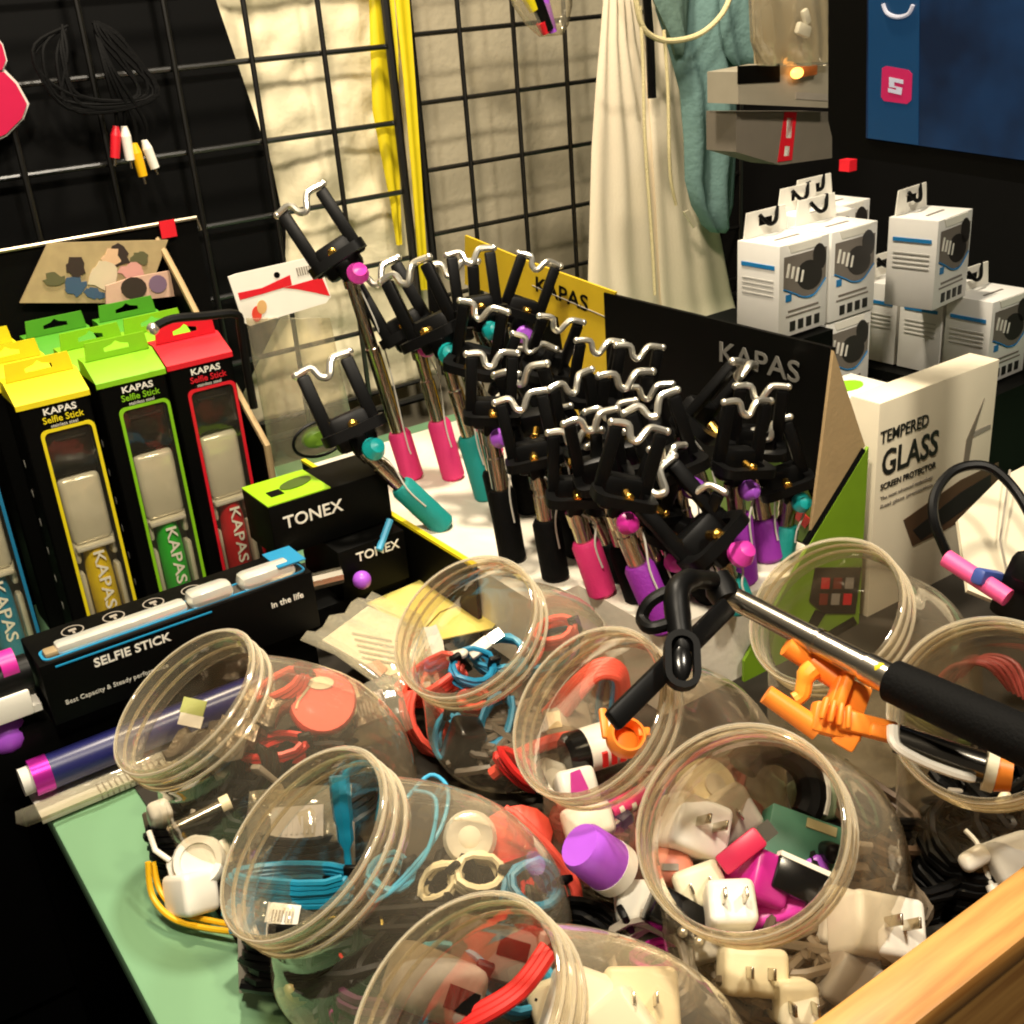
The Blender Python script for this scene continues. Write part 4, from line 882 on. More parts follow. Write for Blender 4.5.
# ================================================================== clear slanted jars
JS = .955
def ring(cx_, cz_, tilt, ru, rv, n):
    a = Vector((math.cos(R(tilt)), 0, math.sin(R(tilt))))
    cx_, cz_, ru, rv = (q * JS for q in (cx_, cz_, ru, rv))
    return [Vector((cx_, 0, cz_)) + a * (ru * math.cos(2 * PI * i / n)) + Vector((0, rv * math.sin(2 * PI * i / n), 0)) for i in range(n)]
def loft(b, rings, close_end=False):
    vs = [[b.bm.verts.new(p) for p in r] for r in rings]; n = len(vs[0])
    for x, y in zip(vs, vs[1:]):
        for i in range(n): b.bm.faces.new((x[i], x[(i + 1) % n], y[(i + 1) % n], y[i]))
    if close_end: b.bm.faces.new(vs[-1])
def jar(px, label, el=54, daz=0, zM=.150, dark=None):
    p = onZ(*px, zM * JS)
    t = thing('candy_jar', label, 'jar', (p.x, p.y, 0), (0, 0, ANG + R(daz)), 'clear slanted jars of accessories')
    T = 90 - el; n_ = Vector((-math.sin(R(T)), 0, math.cos(R(T)))); N = 56
    M = Vector((0, 0, zM))
    at = lambda s: M - n_ * s
    b = MB(); prof = [(.0575, 0), (.0565, .0015), (.0565, .025), (.0585, .028)]
    outp = [(.0575, 0), (.0600, .0008), (.0612, .003), (.0606, .0055), (.0592, .0075), (.0590, .010), (.0610, .012), (.0610, .0135), (.0590, .0155), (.0590, .018), (.0606, .020), (.0606, .0215), (.0588, .0235), (.0585, .028)]
    for pr in (prof, outp): loft(b, [ring(at(s).x, at(s).z, T, r, r, N) for r, s in pr])
    b.build('neck', JARN, t, 50)
    for s in (.002, .0115, .0205):
        b = MB(); b.tube(ring(at(s).x, at(s).z, T, .0604, .0604, N), .0013, 6, True); b.build('rim_thread', JART, t)
    b = MB(); q = at(.028)
    keys = [(q.x, q.z, T, .0585, .0585), (.026, zM - .034, T * .95, .0635, .062), (.036, zM - .046, T * .8, .073, .067), (.050, zM - .066, T * .58, .086, .0695), (.061, .058, T * .3, .0945, .070), (.067, .034, T * .1, .0945, .070), (.069, .016, 0, .090, .0675), (.069, .006, 0, .080, .061), (.069, .0025, 0, .068, .052)]
    fine = []
    for i in range(len(keys) - 1):
        k0, k1, k2, k3 = keys[max(0, i - 1)], keys[i], keys[i + 1], keys[min(len(keys) - 1, i + 2)]
        for j in range(3):
            s = j / 3
            fine.append([.5 * (2 * b1 + (c1 - a1) * s + (2 * a1 - 5 * b1 + 4 * c1 - d1) * s * s + (3 * b1 - a1 - 3 * c1 + d1) * s ** 3) for a1, b1, c1, d1 in zip(k0, k1, k2, k3)])
    fine.append(list(keys[-1]))
    loft(b, [ring(*k, N) for k in fine], True)
    b.build('body', JAR, t, 80)
    return t
JP = {1: (182, 698), 2: (300, 838), 3: (463, 624), 4: (585, 709), 5: (738, 826), 6: (452, 1008), 7: (823, 609), 8: (983, 707)}
jar(JP[1], 'clear jar at the back left with a coral disc behind its mouth', 60, -6)
jar(JP[2], 'clear jar with upright blue plug showing in its mouth', 57, -11)
jar(JP[3], 'clear jar in front of the white foam base, mouth showing a yellow sheet', 55, 12)
jar(JP[4], 'clear jar whose mouth takes the tip of the black clamp', 49, -4)
jar(JP[5], 'clear jar whose round mouth shows magenta and white wall plugs', 53, 15)
jar(JP[6], 'clear jar nearest the camera, cut by the bottom picture edge', 60, -14, zM=.146)
jar(JP[7], 'clear nearly empty jar in front of the green printed panel', 49, -2)
jar(JP[8], 'clear jar cut by the right picture edge under the black grip', 46, 9)

# ------------------------------------------------------------------ accessories in and around the jars
def rr(): return Euler((rnd.uniform(-.5, .5), rnd.uniform(-.5, .5), rnd.uniform(-PI, PI)))
def plug(px, z, m, label, rot=None, s=(.026, .028, .034), prong=True, port=True, grp='wall plugs in the jars'):
    t = thing('wall_plug', label, 'charger plug', onZ(*px, z), rot if rot is not None else rr(), grp)
    b = MB(); b.box((0, 0, 0), s, bev=.0045, seg=3); b.build('housing', m, t)
    if prong:
        for x in (-.006, .006):
            b = MB(); b.box((x, 0, s[2] / 2 + .007), (.0016, .0062, .016), bev=.0005); b.build('prong', STEEL, t)
    if port:
        b = MB(); b.box((0, 0, -s[2] / 2 - .0002), (.012, .005, .001)); b.build('port', BLACKG, t)
    return t
def coil(px, z, m, label, rad=.024, n=6, wire=.0018, rot=None, sq=1., plugend=None, tie=True, grp='coiled cables in the jars', name='coiled_cable'):
    t = thing(name, label, 'cable', onZ(*px, z), rot if rot is not None else rr(), grp)
    pts = []; N = 14 * n
    for i in range(N):
        a = 2 * PI * i / 14; k = i / N
        r_ = rad * (1 + .09 * math.sin(i * 1.7) * rnd.random()) - .0015 * (i // 14 % 3)
        pts.append(Vector((r_ * math.cos(a), r_ * sq * math.sin(a), (k - .5) * wire * n * 1.5 + .0012 * math.sin(i * .9))))
    b = MB(); b.tube(pts, wire, 6); b.build('lead', m, t)
    if tie:
        b = MB(); b.box((rad * .97, 0, 0), (.010, .0045, wire * n * 1.9 + .003), bev=.0015); b.build('cable_tie', BLACK if m is not BLACK else GREYP, t)
    if plugend:
        b = MB(); b.box((rad * .5, rad * sq * .9, .004), (.020, .011, .006), rot3(0, -15, 20), bev=.0015); e = b.build('usb_plug', plugend, t)
        b = MB(); b.box((rad * .5 + .015, rad * sq * .9 + .0055, .008), (.012, .009, .0035), rot3(0, -15, 20)); b.build('usb_tip', STEEL, e)
    return t
def path(pts, r_, m, label, cat='cable', name='cable', grp=None, n=8, ends=None):
    t = thing(name, label, cat, pts[0], None, grp)
    b = MB(); b.tube([p - pts[0] for p in pts], r_, n, sub=5); b.build('lead', m, t)
    if ends:
        d = (pts[-1] - pts[-2]).normalized(); e = pts[-1] - pts[0]
        b = MB(); b.cyl(e, e + d * .018, .004, .0045, 12); b.build('plug_end', ends, t)
    return t
def label_bag(px, z, label, rot, w=.036, h=.03, m=None):
    t = thing('labelled_packet', label, 'packet', onZ(*px, z), rot)
    b = MB(); b.rows([((-w, h, 0), (w, h, 0)), ((-w, h * .3, .004), (w, h * .3, .002)), ((-w, -h * .4, 0), (w, -h * .4, .004)), ((-w, -h, 0), (w, -h, 0))], .012, 8, .002, 2, Vector((0, 0, 1))); b.build('film', BAG, t, 80)
    b = MB(); b.box((0, 0, .0095), (w * 1.0, h * .95, .0008)); b.build('label', m or PAPER, t)
    b = MB()
    for k in range(7): b.box((-w * .3 + w * .1 * k, 0, .0103), (w * .045, h * .42, .0005))
    b.build('barcode', GREYP, t)
    return t

def heap(j, m, label, top=.05, n=70, wire=.0032, x0=-.018, x1=.138):
    n = int(n * 1.5); p = onZ(*JP[j], .15 * JS); t = thing('cable_heap', label, 'cables', (p.x, p.y, .006), RZ); t['kind'] = 'stuff'
    pts = []
    for k in range(n):
        x = rnd.uniform(-1, 1); y = rnd.uniform(-1, 1)
        if x * x + y * y > 1: x *= .65; y *= .65
        pts.append(Vector(((x0 + x1) / 2 + x * (x1 - x0) / 2, y * .056, .004 + (top - .008) * rnd.random() ** 1.3)))
    b = MB(); b.tube(pts, wire, 6, sub=5); b.build('leads', m, t); return t
heap(1, BLACK, 'heap of tangled black leads on the floor of the back left jar', .052, 150)
heap(2, BLACK, 'heap of tangled black leads filling the bottom of the blue plug jar', .052, 150)
heap(3, mat('grey_lead', (96, 88, 78), .45), 'heap of grey leads on the floor of the jar by the foam base', .035, 80)
heap(4, mat('maroon_lead', (110, 44, 40), .45), 'heap of maroon leads on the floor of the clamp tip jar', .035, 80)
heap(5, mat('taupe_lead', (104, 92, 76), .45), 'heap of taupe leads under the wall plugs of the plug jar', .045, 110)
heap(6, mat('plum_lead', (66, 40, 50), .45), 'heap of plum leads on the floor of the nearest jar', .045, 100)
heap(8, BLACK, 'heap of tangled black leads filling the bottom of the right edge jar', .06, 130)
# --- back left jar (coral disc)
J = 'in the jar with the coral disc'
FACE = Matrix((tuple(cx), tuple(cy), tuple(-cz))).transposed()     # unused helper axis set kept for flat discs
def facing(roll=0, tiltx=0, tilty=0):
    m = Matrix(((cx.x, cy.x, cz.x), (cx.y, cy.y, cz.y), (cx.z, cy.z, cz.z)))
    return (m @ rot3(tiltx, tilty, roll)).to_euler()
cdsk = thing('cable_reel', 'round coral cable reel with pale oval label, leaning in the back left jar', 'reel', onZ(322, 702, .075), facing(0, -25, 15))
b = MB(); b.lathe([(.001, -.006), (.024, -.006), (.026, -.003), (.026, .003), (.024, .006), (.001, .006)], Matrix(), 28); b.build('case', CORAL, cdsk)
b = MB(); b.prism(ellipse(-.001, .013, .010, .005, 16), .001, Matrix.Translation((0, 0, .006))); b.build('label', CREAM, cdsk)
b = MB(); b.tube([(-.010, .010, .0065), (-.018, .0, .0065), (-.020, -.006, .006)], .001, 6); b.build('cord', CREAM, cdsk)
coil((285, 690), .085, CORAL, 'flat coral cable hank beside the coral reel', .022, 6, .0028, facing(30, -40, 0), .5)
coil((275, 752), .055, REDC, 'dark red cable loops under the coral reel', .024, 5, .0026, facing(10, -50, 10), .5)
coil((310, 735), .045, REDC, 'bright red cable end seen past the rim of the blue plug jar', .014, 4, .0024, facing(60, -20, 0), .6)
CRINK = mat('crinkled_foil', (120, 108, 92), .3, .6, bump=.6, bscale=90)
for px, z, lab in (((232, 735), .075, 'crumpled silver foil packet at the mouth of the back left jar'), ((205, 752), .06, 'grey foil packet lying low in the mouth of the back left jar'), ((262, 705), .08, 'pale foil packet against the neck of the back left jar')):
    t = thing('foil_packet', lab, 'packet', onZ(*px, z), rr()); b = MB(); b.rows([((-.025, .02, 0), (.025, .02, 0)), ((-.026, .007, .004), (.026, .008, -.004)), ((-.025, -.008, -.004), (.026, -.007, .004)), ((-.025, -.02, 0), (.025, -.02, 0))], .014, 10, .004, 2.5, Vector((0, 0, 1)), seed=len(lab)); b.build('pouch', CRINK, t, 60)
t = thing('price_tag', 'small pale green and white tag inside the mouth of the back left jar', 'tag', onZ(192, 712, .075), facing(-12, -20, 0))
b = MB(); b.box((0, .004, 0), (.018, .012, .002)); b.build('green_half', mat('pale_lime', (170, 180, 100), .5), t); b = MB(); b.box((.001, -.0065, 0), (.018, .009, .002)); b.build('white_half', PAPER, t)
coil((250, 785), .04, BLACK, 'black cable coil filling the back left jar behind the plug jar', .032, 9, .003, rr(), .8)
coil((188, 842), .03, BLACK, 'black cable coil low at the left wall of the back left jar', .028, 8, .003, rr(), .8)
coil((215, 790), .035, BLACK, 'black cable coil under the foil packets in the back left jar', .034, 9, .003, rr(), .8)
t = thing('cable_winder', 'round white cable winder with plug, low in the back left jar', 'winder', onZ(200, 862, .035), facing(20, -20, 10))
b = MB(); b.lathe([(.001, -.008), (.016, -.008), (.018, -.005), (.018, .005), (.016, .008), (.012, .008), (.0115, .006), (.001, .006)], Matrix(), 24); b.build('case', WHITE, t)
b = MB(); b.box((.0, .0, -.002), (.044, .018, .009), bev=.003); b.build('flange', WHITE, t); b = MB(); b.tube([(-.018, .008, .002), (-.025, .018, .004), (-.026, .032, .002)], .002, 8); b.build('lead', WHITE, t)
plug((191, 893), .02, WHITE, 'white plug at the bottom of the back left jar', rot3(60, 20, 40).to_euler(), prong=False)
plug((160, 815), .055, WHITE, 'small white plug against the left wall of the back left jar', rot3(30, 0, 30).to_euler(), (.016, .016, .022), False)
t = thing('metal_tube', 'pale metal tube lying across the back left jar', 'tube', onZ(196, 826, .05), None); b = MB(); b.cyl((-.018, -.004, 0), (.016, .012, .006), .0045); b.build('barrel', STEEL, t); b = MB(); b.cyl((.016, .012, .006), (.022, .015, .007), .006); b.build('cap', CREAM, t)
path([onZ(148, 862, .04), onZ(152, 895, .02), onZ(172, 918, .012), onZ(205, 928, .01), onZ(238, 932, .012)], .0021, YELLC, 'yellow cable curving along the bottom of the back left jar')
path([onZ(153, 862, .036), onZ(160, 890, .02), onZ(180, 912, .012), onZ(212, 921, .01), onZ(240, 926, .012)], .0021, YELLC, 'second yellow cable strand just inside the first one')
plug((345, 700), .06, CREAM, 'cream plug tucked behind the coral reel', rr(), (.02, .02, .03), False)
label_bag((372, 712), .05, 'clear packet crumpled at the right wall of the back left jar', facing(20, -30, 0), .028, .024, CRINK)

# --- jar with the upright blue plug
coil((292, 884), .062, DEEP, 'blue cable hank lying across the jar mouth under the upright blue plug', .040, 6, .0021, Euler((R(-10), R(0), R(-8))), .32)
coil((282, 905), .045, DEEP, 'second blue cable hank below the first one', .034, 6, .0022, Euler((R(-15), R(-4), R(5))), .4)
path([onZ(339, 776, .125), onZ(341, 800, .112), onZ(345, 832, .092), onZ(349, 872, .068)], [.0062, .0064, .0062, .005, .0022, .0020], DEEP, 'upright blue plug with ribbed tail in the jar mouth', 'plug', 'cable_plug')
path([onZ(347, 785, .118), onZ(346, 772, .126), onZ(356, 764, .128), onZ(372, 766, .12), onZ(382, 785, .105), onZ(378, 820, .08)], .0021, DEEP, 'blue cable arching from the upright blue plug')
label_bag((300, 828), .07, 'clear packet with white barcode label behind the upright blue plug', facing(4, -25, 0), .034, .026, GREYP)
t = label_bag((284, 921), .05, 'small white barcode sticker packet at the front rim of the blue plug jar', facing(-6, -35, 0), .020, .016)
for k, (px, z) in enumerate((((320, 860), .03), ((300, 862), .045), ((330, 800), .05), ((300, 945), .03), ((335, 965), .02))):
    coil(px, z, BLACK, ('black cable coil behind the blue hank', 'black cable coil at the left wall of the blue plug jar', 'black cable coil behind the upright blue plug', 'black cable coil under the white sticker packet', 'black cable coil at the bottom of the blue plug jar')[k], .034, 9, .003, rr(), .8)
b = MB(); t = thing('wire_tangle', 'tangle of thin yellow wires under the rim of the blue plug jar', 'wires', onZ(345, 955, .03)); o_ = onZ(345, 955, .03)
pts = [Vector((rnd.uniform(-.022, .022), rnd.uniform(-.02, .02), rnd.uniform(-.02, .022))) for k in range(26)]
b.tube(pts, .0009, 5, sub=6); b.build('strands', mat('pale_yellow_wire', (214, 184, 90), .4), t)
pts = [Vector((rnd.uniform(-.02, .02), rnd.uniform(-.02, .02), rnd.uniform(-.02, .015))) for k in range(8)]
b = MB(); b.tube(pts, .0012, 5, sub=6); b.build('red_strands', REDC, t)
plug((296, 985), .02, mat('pale_gold', (190, 170, 110), .35), 'small pale gold plug at the bottom of the blue plug jar', rot3(10, 10, 30).to_euler(), (.022, .02, .02), False)
path([onZ(405, 800, .08), onZ(430, 775, .075), onZ(448, 790, .075), onZ(440, 830, .07), onZ(410, 870, .06), onZ(385, 895, .05)], .0014, SKY, 'thin light blue cable loop seen through the side of the blue plug jar')
path([onZ(412, 790, .08), onZ(436, 800, .075), onZ(428, 850, .07), onZ(400, 885, .06), onZ(370, 905, .05)], .0014, SKY, 'second thin light blue cable beside the looping one')
coil((390, 880), .05, SKY, 'small ribbed light blue coil at the neck of the blue plug jar', .014, 7, .0018, rr(), 1.)
t = thing('lens_cap', 'bright round silver lens in the blue plug jar', 'lens', onZ(470, 838, .06), facing(0, -20, 0)); b = MB(); b.lathe([(.001, 0), (.016, 0), (.0175, .003), (.015, .007), (.009, .008), (.001, .006)], Matrix(), 24); b.build('rim', SILVB, t); b = MB(); b.ball((0, 0, .005), .009, (1, 1, .5)); b.build('glass', PAPER, t)
coil((478, 876), .05, CREAM, 'cream earphone cable coil in the blue plug jar', .017, 6, .0024, facing(0, -35, 10), .8)
coil((440, 882), .05, CREAM, 'cream cable coil left of the other cream coil', .014, 5, .002, facing(40, -25, 0), .7)
coil((532, 888), .05, BLUE, 'blue cable coil with red centre at the right end of the blue plug jar', .017, 8, .0022, facing(0, -30, 20), .9)
coil((522, 890), .048, REDC, 'short red cable bundle inside the blue coil', .008, 4, .0018, facing(80, -40, 0), .5)
for k, o2 in enumerate((0, 7, 14)):
    path([onZ(505 + o2 * .6, 808 + o2 * .3, .075), onZ(540 + o2 * .5, 842 + o2 * .2, .06), onZ(570 + o2 * .3, 880, .035), onZ(576 + o2 * .2, 897, .025)], .0028, CORAL, ('coral cable running along the right wall of the blue plug jar', 'coral cable strand beside the wall strand', 'coral cable strand outermost of three')[k])
t = thing('coral_pouch', 'soft coral pouch behind the cream coils', 'pouch', onZ(515, 838, .05), facing(20, -20, 0)); b = MB(); b.ball((0, 0, 0), .026, (1, .8, .4)); b.build('pouch', CORAL, t); b = MB(); b.box((.0, -.012, .011), (.03, .003, .002)); b.build('seam', REDC, t)
coil((430, 935), .025, BLACK, 'black cable coil between the blue plug jar and the nearest jar', .03, 8, .003, rr(), .8)

# --- jar in front of the foam base
t = thing('yellow_sheet', 'pale yellow paper sheet lying behind the jar by the foam base', 'paper', uvz(*(lambda p: (p.dot(U), p.dot(V), .004))(onZ(440, 615, .004))))
b = MB(); b.slab([onZ(x, y, .03) - t.location for x, y in ((366, 603), (420, 580), (512, 606), (492, 628), (432, 641))], .0012); b.build('sheet', mat('pale_yellow_paper', (222, 206, 110), .6), t)
b = MB(); b.tube([onZ(466, 601, .0312) - t.location, onZ(440, 612, .0312) - t.location, onZ(425, 628, .0312) - t.location], .0006, 4); b.build('pen_line', mat('pen_ink', (150, 130, 60), .5), t)
t = thing('leaflet_packet', 'clear packet with printed white leaflet between the long box and the yellow sheet', 'packet', onZ(370, 660, .03))
b = MB(); b.slab([onZ(x, y, .05) - t.location for x, y in ((322, 640), (368, 606), (420, 628), (432, 690), (380, 672))], .002); b.build('leaflet', PAPER, t)
for k in range(5):
    b = MB(); b.slab([onZ(x + 6 * k * .4, y + 6 * k, .0512) - t.location for x, y in ((352, 632), (392, 640), (392, 642), (352, 634))], .0004); b.build('printed_line', GREYP, t)
b = MB(); b.slab([onZ(x, y, .052) - t.location for x, y in ((366, 664), (378, 660), (388, 668), (380, 676))], .0006); b.build('printed_patch', mat('pink_print', (214, 150, 130), .5), t)
b = MB(); b.rows([(onZ(300, 640, .062) - t.location, onZ(372, 592, .062) - t.location), (onZ(335, 655, .058) - t.location, onZ(420, 615, .058) - t.location), (onZ(385, 690, .056) - t.location, onZ(440, 680, .056) - t.location)], .006, 10, .004, 3, Z); b.build('film', BAG, t, 80)
plug((457, 655), .07, WHITE, 'small white connector on the blue coil, in the jar by the foam base', rot3(70, 0, 70).to_euler(), (.010, .008, .02), False, False)
coil((473, 668), .06, BLUE, 'blue cable coil holding a white plug, in the jar by the foam base', .018, 5, .0022, facing(10, -30, 15), .9, WHITE)
coil((500, 655), .058, SKY, 'light blue cable coil near the wall of the jar by the foam base', .024, 6, .002, facing(0, -30, -20), .7)
coil((548, 650), .05, SKY, 'light blue cable coil between two jar mouths', .028, 6, .002, facing(30, -30, 0), .6)
coil((432, 680), .05, CORAL, 'coral cable hank at the front rim of the jar by the foam base', .028, 7, .0026, facing(30, -30, 0), .45)
coil((428, 724), .03, CORAL, 'coral cable hank wrapped with a blue tie between the jars', .028, 8, .0026, facing(-60, -20, 0), .5)
coil((447, 735), .03, SKY, 'light blue coil right of the coral hank between the jars', .018, 5, .0022, facing(80, -20, 0), .5)
coil((497, 722), .035, BLUE, 'blue cable coil standing beside the dark plug', .022, 7, .0022, facing(70, -10, 20), .55)
coil((474, 700), .04, CORAL, 'coral cable end peeping above the dark plug', .012, 4, .0024, facing(0, -30, 0), .7)
plug((463, 745), .03, BLACKG, 'shiny black plug between the coral hank and the blue coil', rot3(10, 20, 20).to_euler(), (.024, .026, .042), False)
coil((555, 632), .075, CORAL, 'coral cable hank high behind the clamp tip jar', .018, 5, .0026, facing(20, -30, 0), .6)
t = thing('white_packet', 'white packet on the floor of the jar by the foam base', 'packet', onZ(420, 650, .03), facing(20, -40, 0)); b = MB(); b.rows([((-.02, .02, 0), (.02, .02, 0)), ((-.022, 0, 0), (.022, 0, 0)), ((-.02, -.02, 0), (.02, -.02, 0))], .012, 8, .002, 2, Vector((0, 0, 1))); b.build('pouch', GREYC, t, 70)

# --- jar with the clamp tip
for k in range(5):
    o2 = k * 5
    path([onZ(545 + o2 * .8, 712 + o2 * .5, .045), onZ(575 + o2 * .4, 680 + o2 * .6, .085), onZ(600, 662 + o2 * .7, .098), onZ(622 - o2 * .2, 668 + o2 * .6, .09), onZ(628 - o2 * .5, 700 + o2 * .2, .06)], .0032, CORAL, ('outermost strand of the arched coral hank', 'second strand of the arched coral hank', 'third strand of the arched coral hank', 'fourth strand of the arched coral hank', 'innermost strand of the arched coral hank')[k])
coil((606, 700), .06, BLUE, 'narrow blue cable bundle hanging under the coral arch', .022, 5, .0022, facing(85, -10, 0), .25)
path([onZ(492, 775, .03), onZ(520, 755, .045), onZ(550, 742, .06), onZ(572, 738, .065)], .0052, CORAL, 'thick coral cable ending at the dark car charger', ends=BLACK)
t = thing('car_charger', 'white car charger with black round end and red marks in the clamp tip jar', 'car charger', onZ(580, 752, .06), None)
ax = (onZ(612, 742, .06) - onZ(580, 752, .06)).normalized(); q = ax.to_track_quat('Z', 'Y').to_matrix().to_4x4()
b = MB(); b.lathe([(.001, -.012), (.013, -.012), (.016, -.008), (.016, .004)], q, 22); b.build('black_end', BLACKG, t)
b = MB(); b.lathe([(.0162, .003), (.0162, .03), (.013, .034), (.001, .034)], q, 22); b.build('body', WHITE, t)
b = MB(); q3 = q @ Matrix.Rotation(0, 4, 'Z')
for k in range(3): b.box(tuple(Vector((0, 0, .012 + .007 * k))), (.034, .012, .004), None)
b.bm.transform(q); b.build('red_marks', REDC, t)
t = thing('grey_adapter', 'grey translucent adapter behind the car charger', 'adapter', onZ(568, 722, .05), facing(10, -40, 0)); b = MB(); b.box((0, 0, 0), (.036, .024, .012), bev=.003); b.build('housing', GREYP, t); b = MB(); b.box((-.01, 0, .0065), (.010, .014, .001)); b.build('label', CREAM, t)
t = plug((576, 790), .045, WHITE, 'white plug with pink face at the front rim of the clamp tip jar', facing(10, -25, 10), (.028, .026, .03), False)
b = MB(); b.prism([(-.008, -.009), (.006, -.007), (.003, .010), (-.004, .009)], .003, Matrix.Translation((0, 0, .0146))); b.build('pink_face', MAGP, t)
plug((552, 778), .04, GREYC, 'grey plug left of the pink capped plug', facing(-20, -20, 0), (.026, .022, .026), False)
t = thing('hook_cap', 'orange plastic cup hooked on the tip of the black clamp', 'cap', onZ(626, 738, .12), facing(0, -30, 10))
b = MB(); b.lathe([(.010, -.008), (.0125, -.004), (.013, .004), (.011, .008), (.0095, .008), (.009, -.004)], Matrix(), 20, False); b.ball((0, 0, -.007), .0105, (1, 1, .3)); b.build('cup', ORANGE, t)
b = MB(); b.box((-.013, .010, 0), (.005, .02, .005), bev=.0015); b.box((.011, .002, .004), (.008, .006, .004), bev=.001); b.build('hook', ORANGE, t)
# between the jars
cc_ = onZ(598, 858, .075)
t = thing('car_charger', 'purple and white car charger standing between two jar mouths', 'car charger', cc_, None)
ax = (onZ(624, 874, .055) - onZ(585, 846, .085)).normalized(); q = ax.to_track_quat('Z', 'Y').to_matrix().to_4x4()
b = MB(); b.lathe([(.001, -.018), (.0135, -.018), (.0155, -.014), (.0165, .010)], q, 24); b.build('body', PURP, t)
b = MB(); b.lathe([(.0168, .009), (.0168, .018), (.012, .022), (.001, .022)], q, 24); b.build('collar', WHITE, t)
plug((588, 822), .06, WHITE, 'white and pink plug above the purple car charger', facing(15, -25, 0), (.034, .022, .016), False)
t = thing('lipstick_plug', 'pink striped connector right of the pink and white plug', 'connector', onZ(628, 806, .06), None); b = MB(); b.cyl((-.012, -.004, 0), (.012, .008, .004), .006); b.build('barrel', PINK, t)
for k in range(3):
    b = MB(); p = Vector((-.008 + .008 * k, -.002 + .004 * k, .001 * k)); b.cyl(p, p + Vector((.003, .0015, .0005)), .0064); b.build('white_band', WHITE, t)
t = thing('silver_connector', 'short silver connector behind the purple car charger', 'connector', onZ(606, 830, .055), None); b = MB(); b.box((0, 0, 0), (.03, .008, .005), rot3(0, -10, 35), bev=.001); b.build('shell', STEEL, t); b = MB(); b.box((.012, .009, .002), (.010, .012, .008), rot3(0, -10, 35), bev=.001); b.build('grip', BLACK, t)
plug((640, 905), .04, GREYC, 'pale grey plug behind the rim left of the plug jar', facing(0, -30, 0), (.03, .026, .03), False)
coil((520, 770), .04, REDC, 'red cable strip under the rim of the clamp tip jar', .02, 4, .003, facing(-40, -30, 0), .3)

# --- jar of plugs
plug((757, 878), .062, MAGP, 'magenta wall plug in the middle of the plug jar', facing(-28, -25, 20), (.028, .030, .032), False)
t = thing('usb_stick', 'crimson memory stick above the magenta plug', 'memory stick', onZ(741, 851, .085), facing(38, -20, 0)); b = MB(); b.box((0, 0, 0), (.030, .013, .008), bev=.002); b.build('case', mat('crimson_case', (206, 40, 84), .4), t); b = MB(); b.box((.019, 0, 0), (.010, .010, .004)); b.build('tip', STEEL, t)
plug((729, 908), .062, WHITE, 'bright white wall plug left of the magenta plug, prongs up', facing(2, -35, 0), (.028, .026, .034))
plug((700, 886), .058, CREAM, 'cream wall plug at the left wall of the plug jar', facing(20, -20, 0), (.030, .024, .03))
plug((692, 828), .075, WHITE, 'large white wall plug high at the back of the plug jar', facing(-25, -30, 15), (.040, .034, .03))
plug((728, 815), .06, GREYC, 'grey white wall plug behind the large one in the plug jar', facing(30, -10, 0), (.036, .03, .03), True)
t = thing('round_adapter', 'pale round adapter lying behind the crimson stick', 'adapter', onZ(706, 790, .06), facing(0, -30, 30)); b = MB(); b.lathe([(.001, -.01), (.018, -.01), (.02, -.007), (.02, .007), (.018, .010), (.001, .010)], Matrix(), 24); b.build('case', CREAM, t); b = MB(); b.lathe([(.001, .010), (.008, .010), (.008, .0115), (.001, .0115)], Matrix(), 18); b.build('centre', GREYC, t)
t = thing('coral_plug', 'rounded coral plug at the left wall of the plug jar', 'charger plug', onZ(668, 868, .06), facing(0, -20, 0)); b = MB(); b.ball((0, 0, 0), .016, (1, .8, .7)); b.build('housing', mat('pale_coral', (226, 140, 116), .4), t); b = MB(); b.box((0, 0, .011), (.010, .004, .002)); b.build('port', GREYP, t)
t = thing('power_adapter', 'black power adapter with two bright pins at the front left of the plug jar', 'adapter', onZ(675, 915, .055), facing(-30, -30, 0)); b = MB(); b.box((0, 0, 0), (.034, .022, .02), bev=.004); b.build('housing', BLACKG, t)
for x in (-.0, .011):
    b = MB(); b.ball((x + .004, -.010, .012), .0032); b.build('pin', CHROME, t)
t = thing('usb_stick', 'black memory stick with white edge right of the magenta plug', 'memory stick', onZ(800, 882, .065), facing(-24, -25, 0)); b = MB(); b.box((0, 0, 0), (.034, .020, .008), bev=.0015); b.build('case', BLACKG, t); b = MB(); b.box((0, .0105, .001), (.034, .003, .007)); b.build('white_edge', WHITE, t)
t = thing('headset', 'black headset arc with pale rim at the back of the plug jar', 'headset', onZ(775, 790, .07), facing(-40, -20, 0)); b = MB(); b.tube([(.026 * math.cos(a), .026 * math.sin(a), 0) for a in [k * .25 for k in range(14)]], .010, 10); b.build('band', BLACK, t); b = MB(); b.tube([(.034 * math.cos(a), .034 * math.sin(a), .004) for a in [.2 + k * .22 for k in range(9)]], .0035, 8); b.build('pale_rim', GREYC, t)
t = thing('green_box', 'small green carton lying at the back of the plug jar', 'box', onZ(800, 845, .05), facing(-20, -30, 0)); b = MB(); b.box((0, 0, 0), (.05, .034, .02), bev=.001); b.build('carton', mat('bottle_green', (58, 104, 84), .5), t); b = MB(); b.box((.008, .012, .0105), (.02, .006, .001)); b.build('label', mat('tan_label', (150, 140, 100), .5), t)
plug((815, 800), .05, mat('sage_plastic', (110, 124, 96), .45), 'sage green plug seen through the back of the plug jar', facing(10, -20, 0), (.03, .03, .03), False)
plug((830, 852), .055, BLACK, 'little black plug beside the black memory stick', facing(0, -10, 0), (.012, .012, .028), False, False)
plug((812, 870), .045, PURP, 'small violet plug under the black memory stick', facing(30, -20, 0), (.02, .014, .012), False)
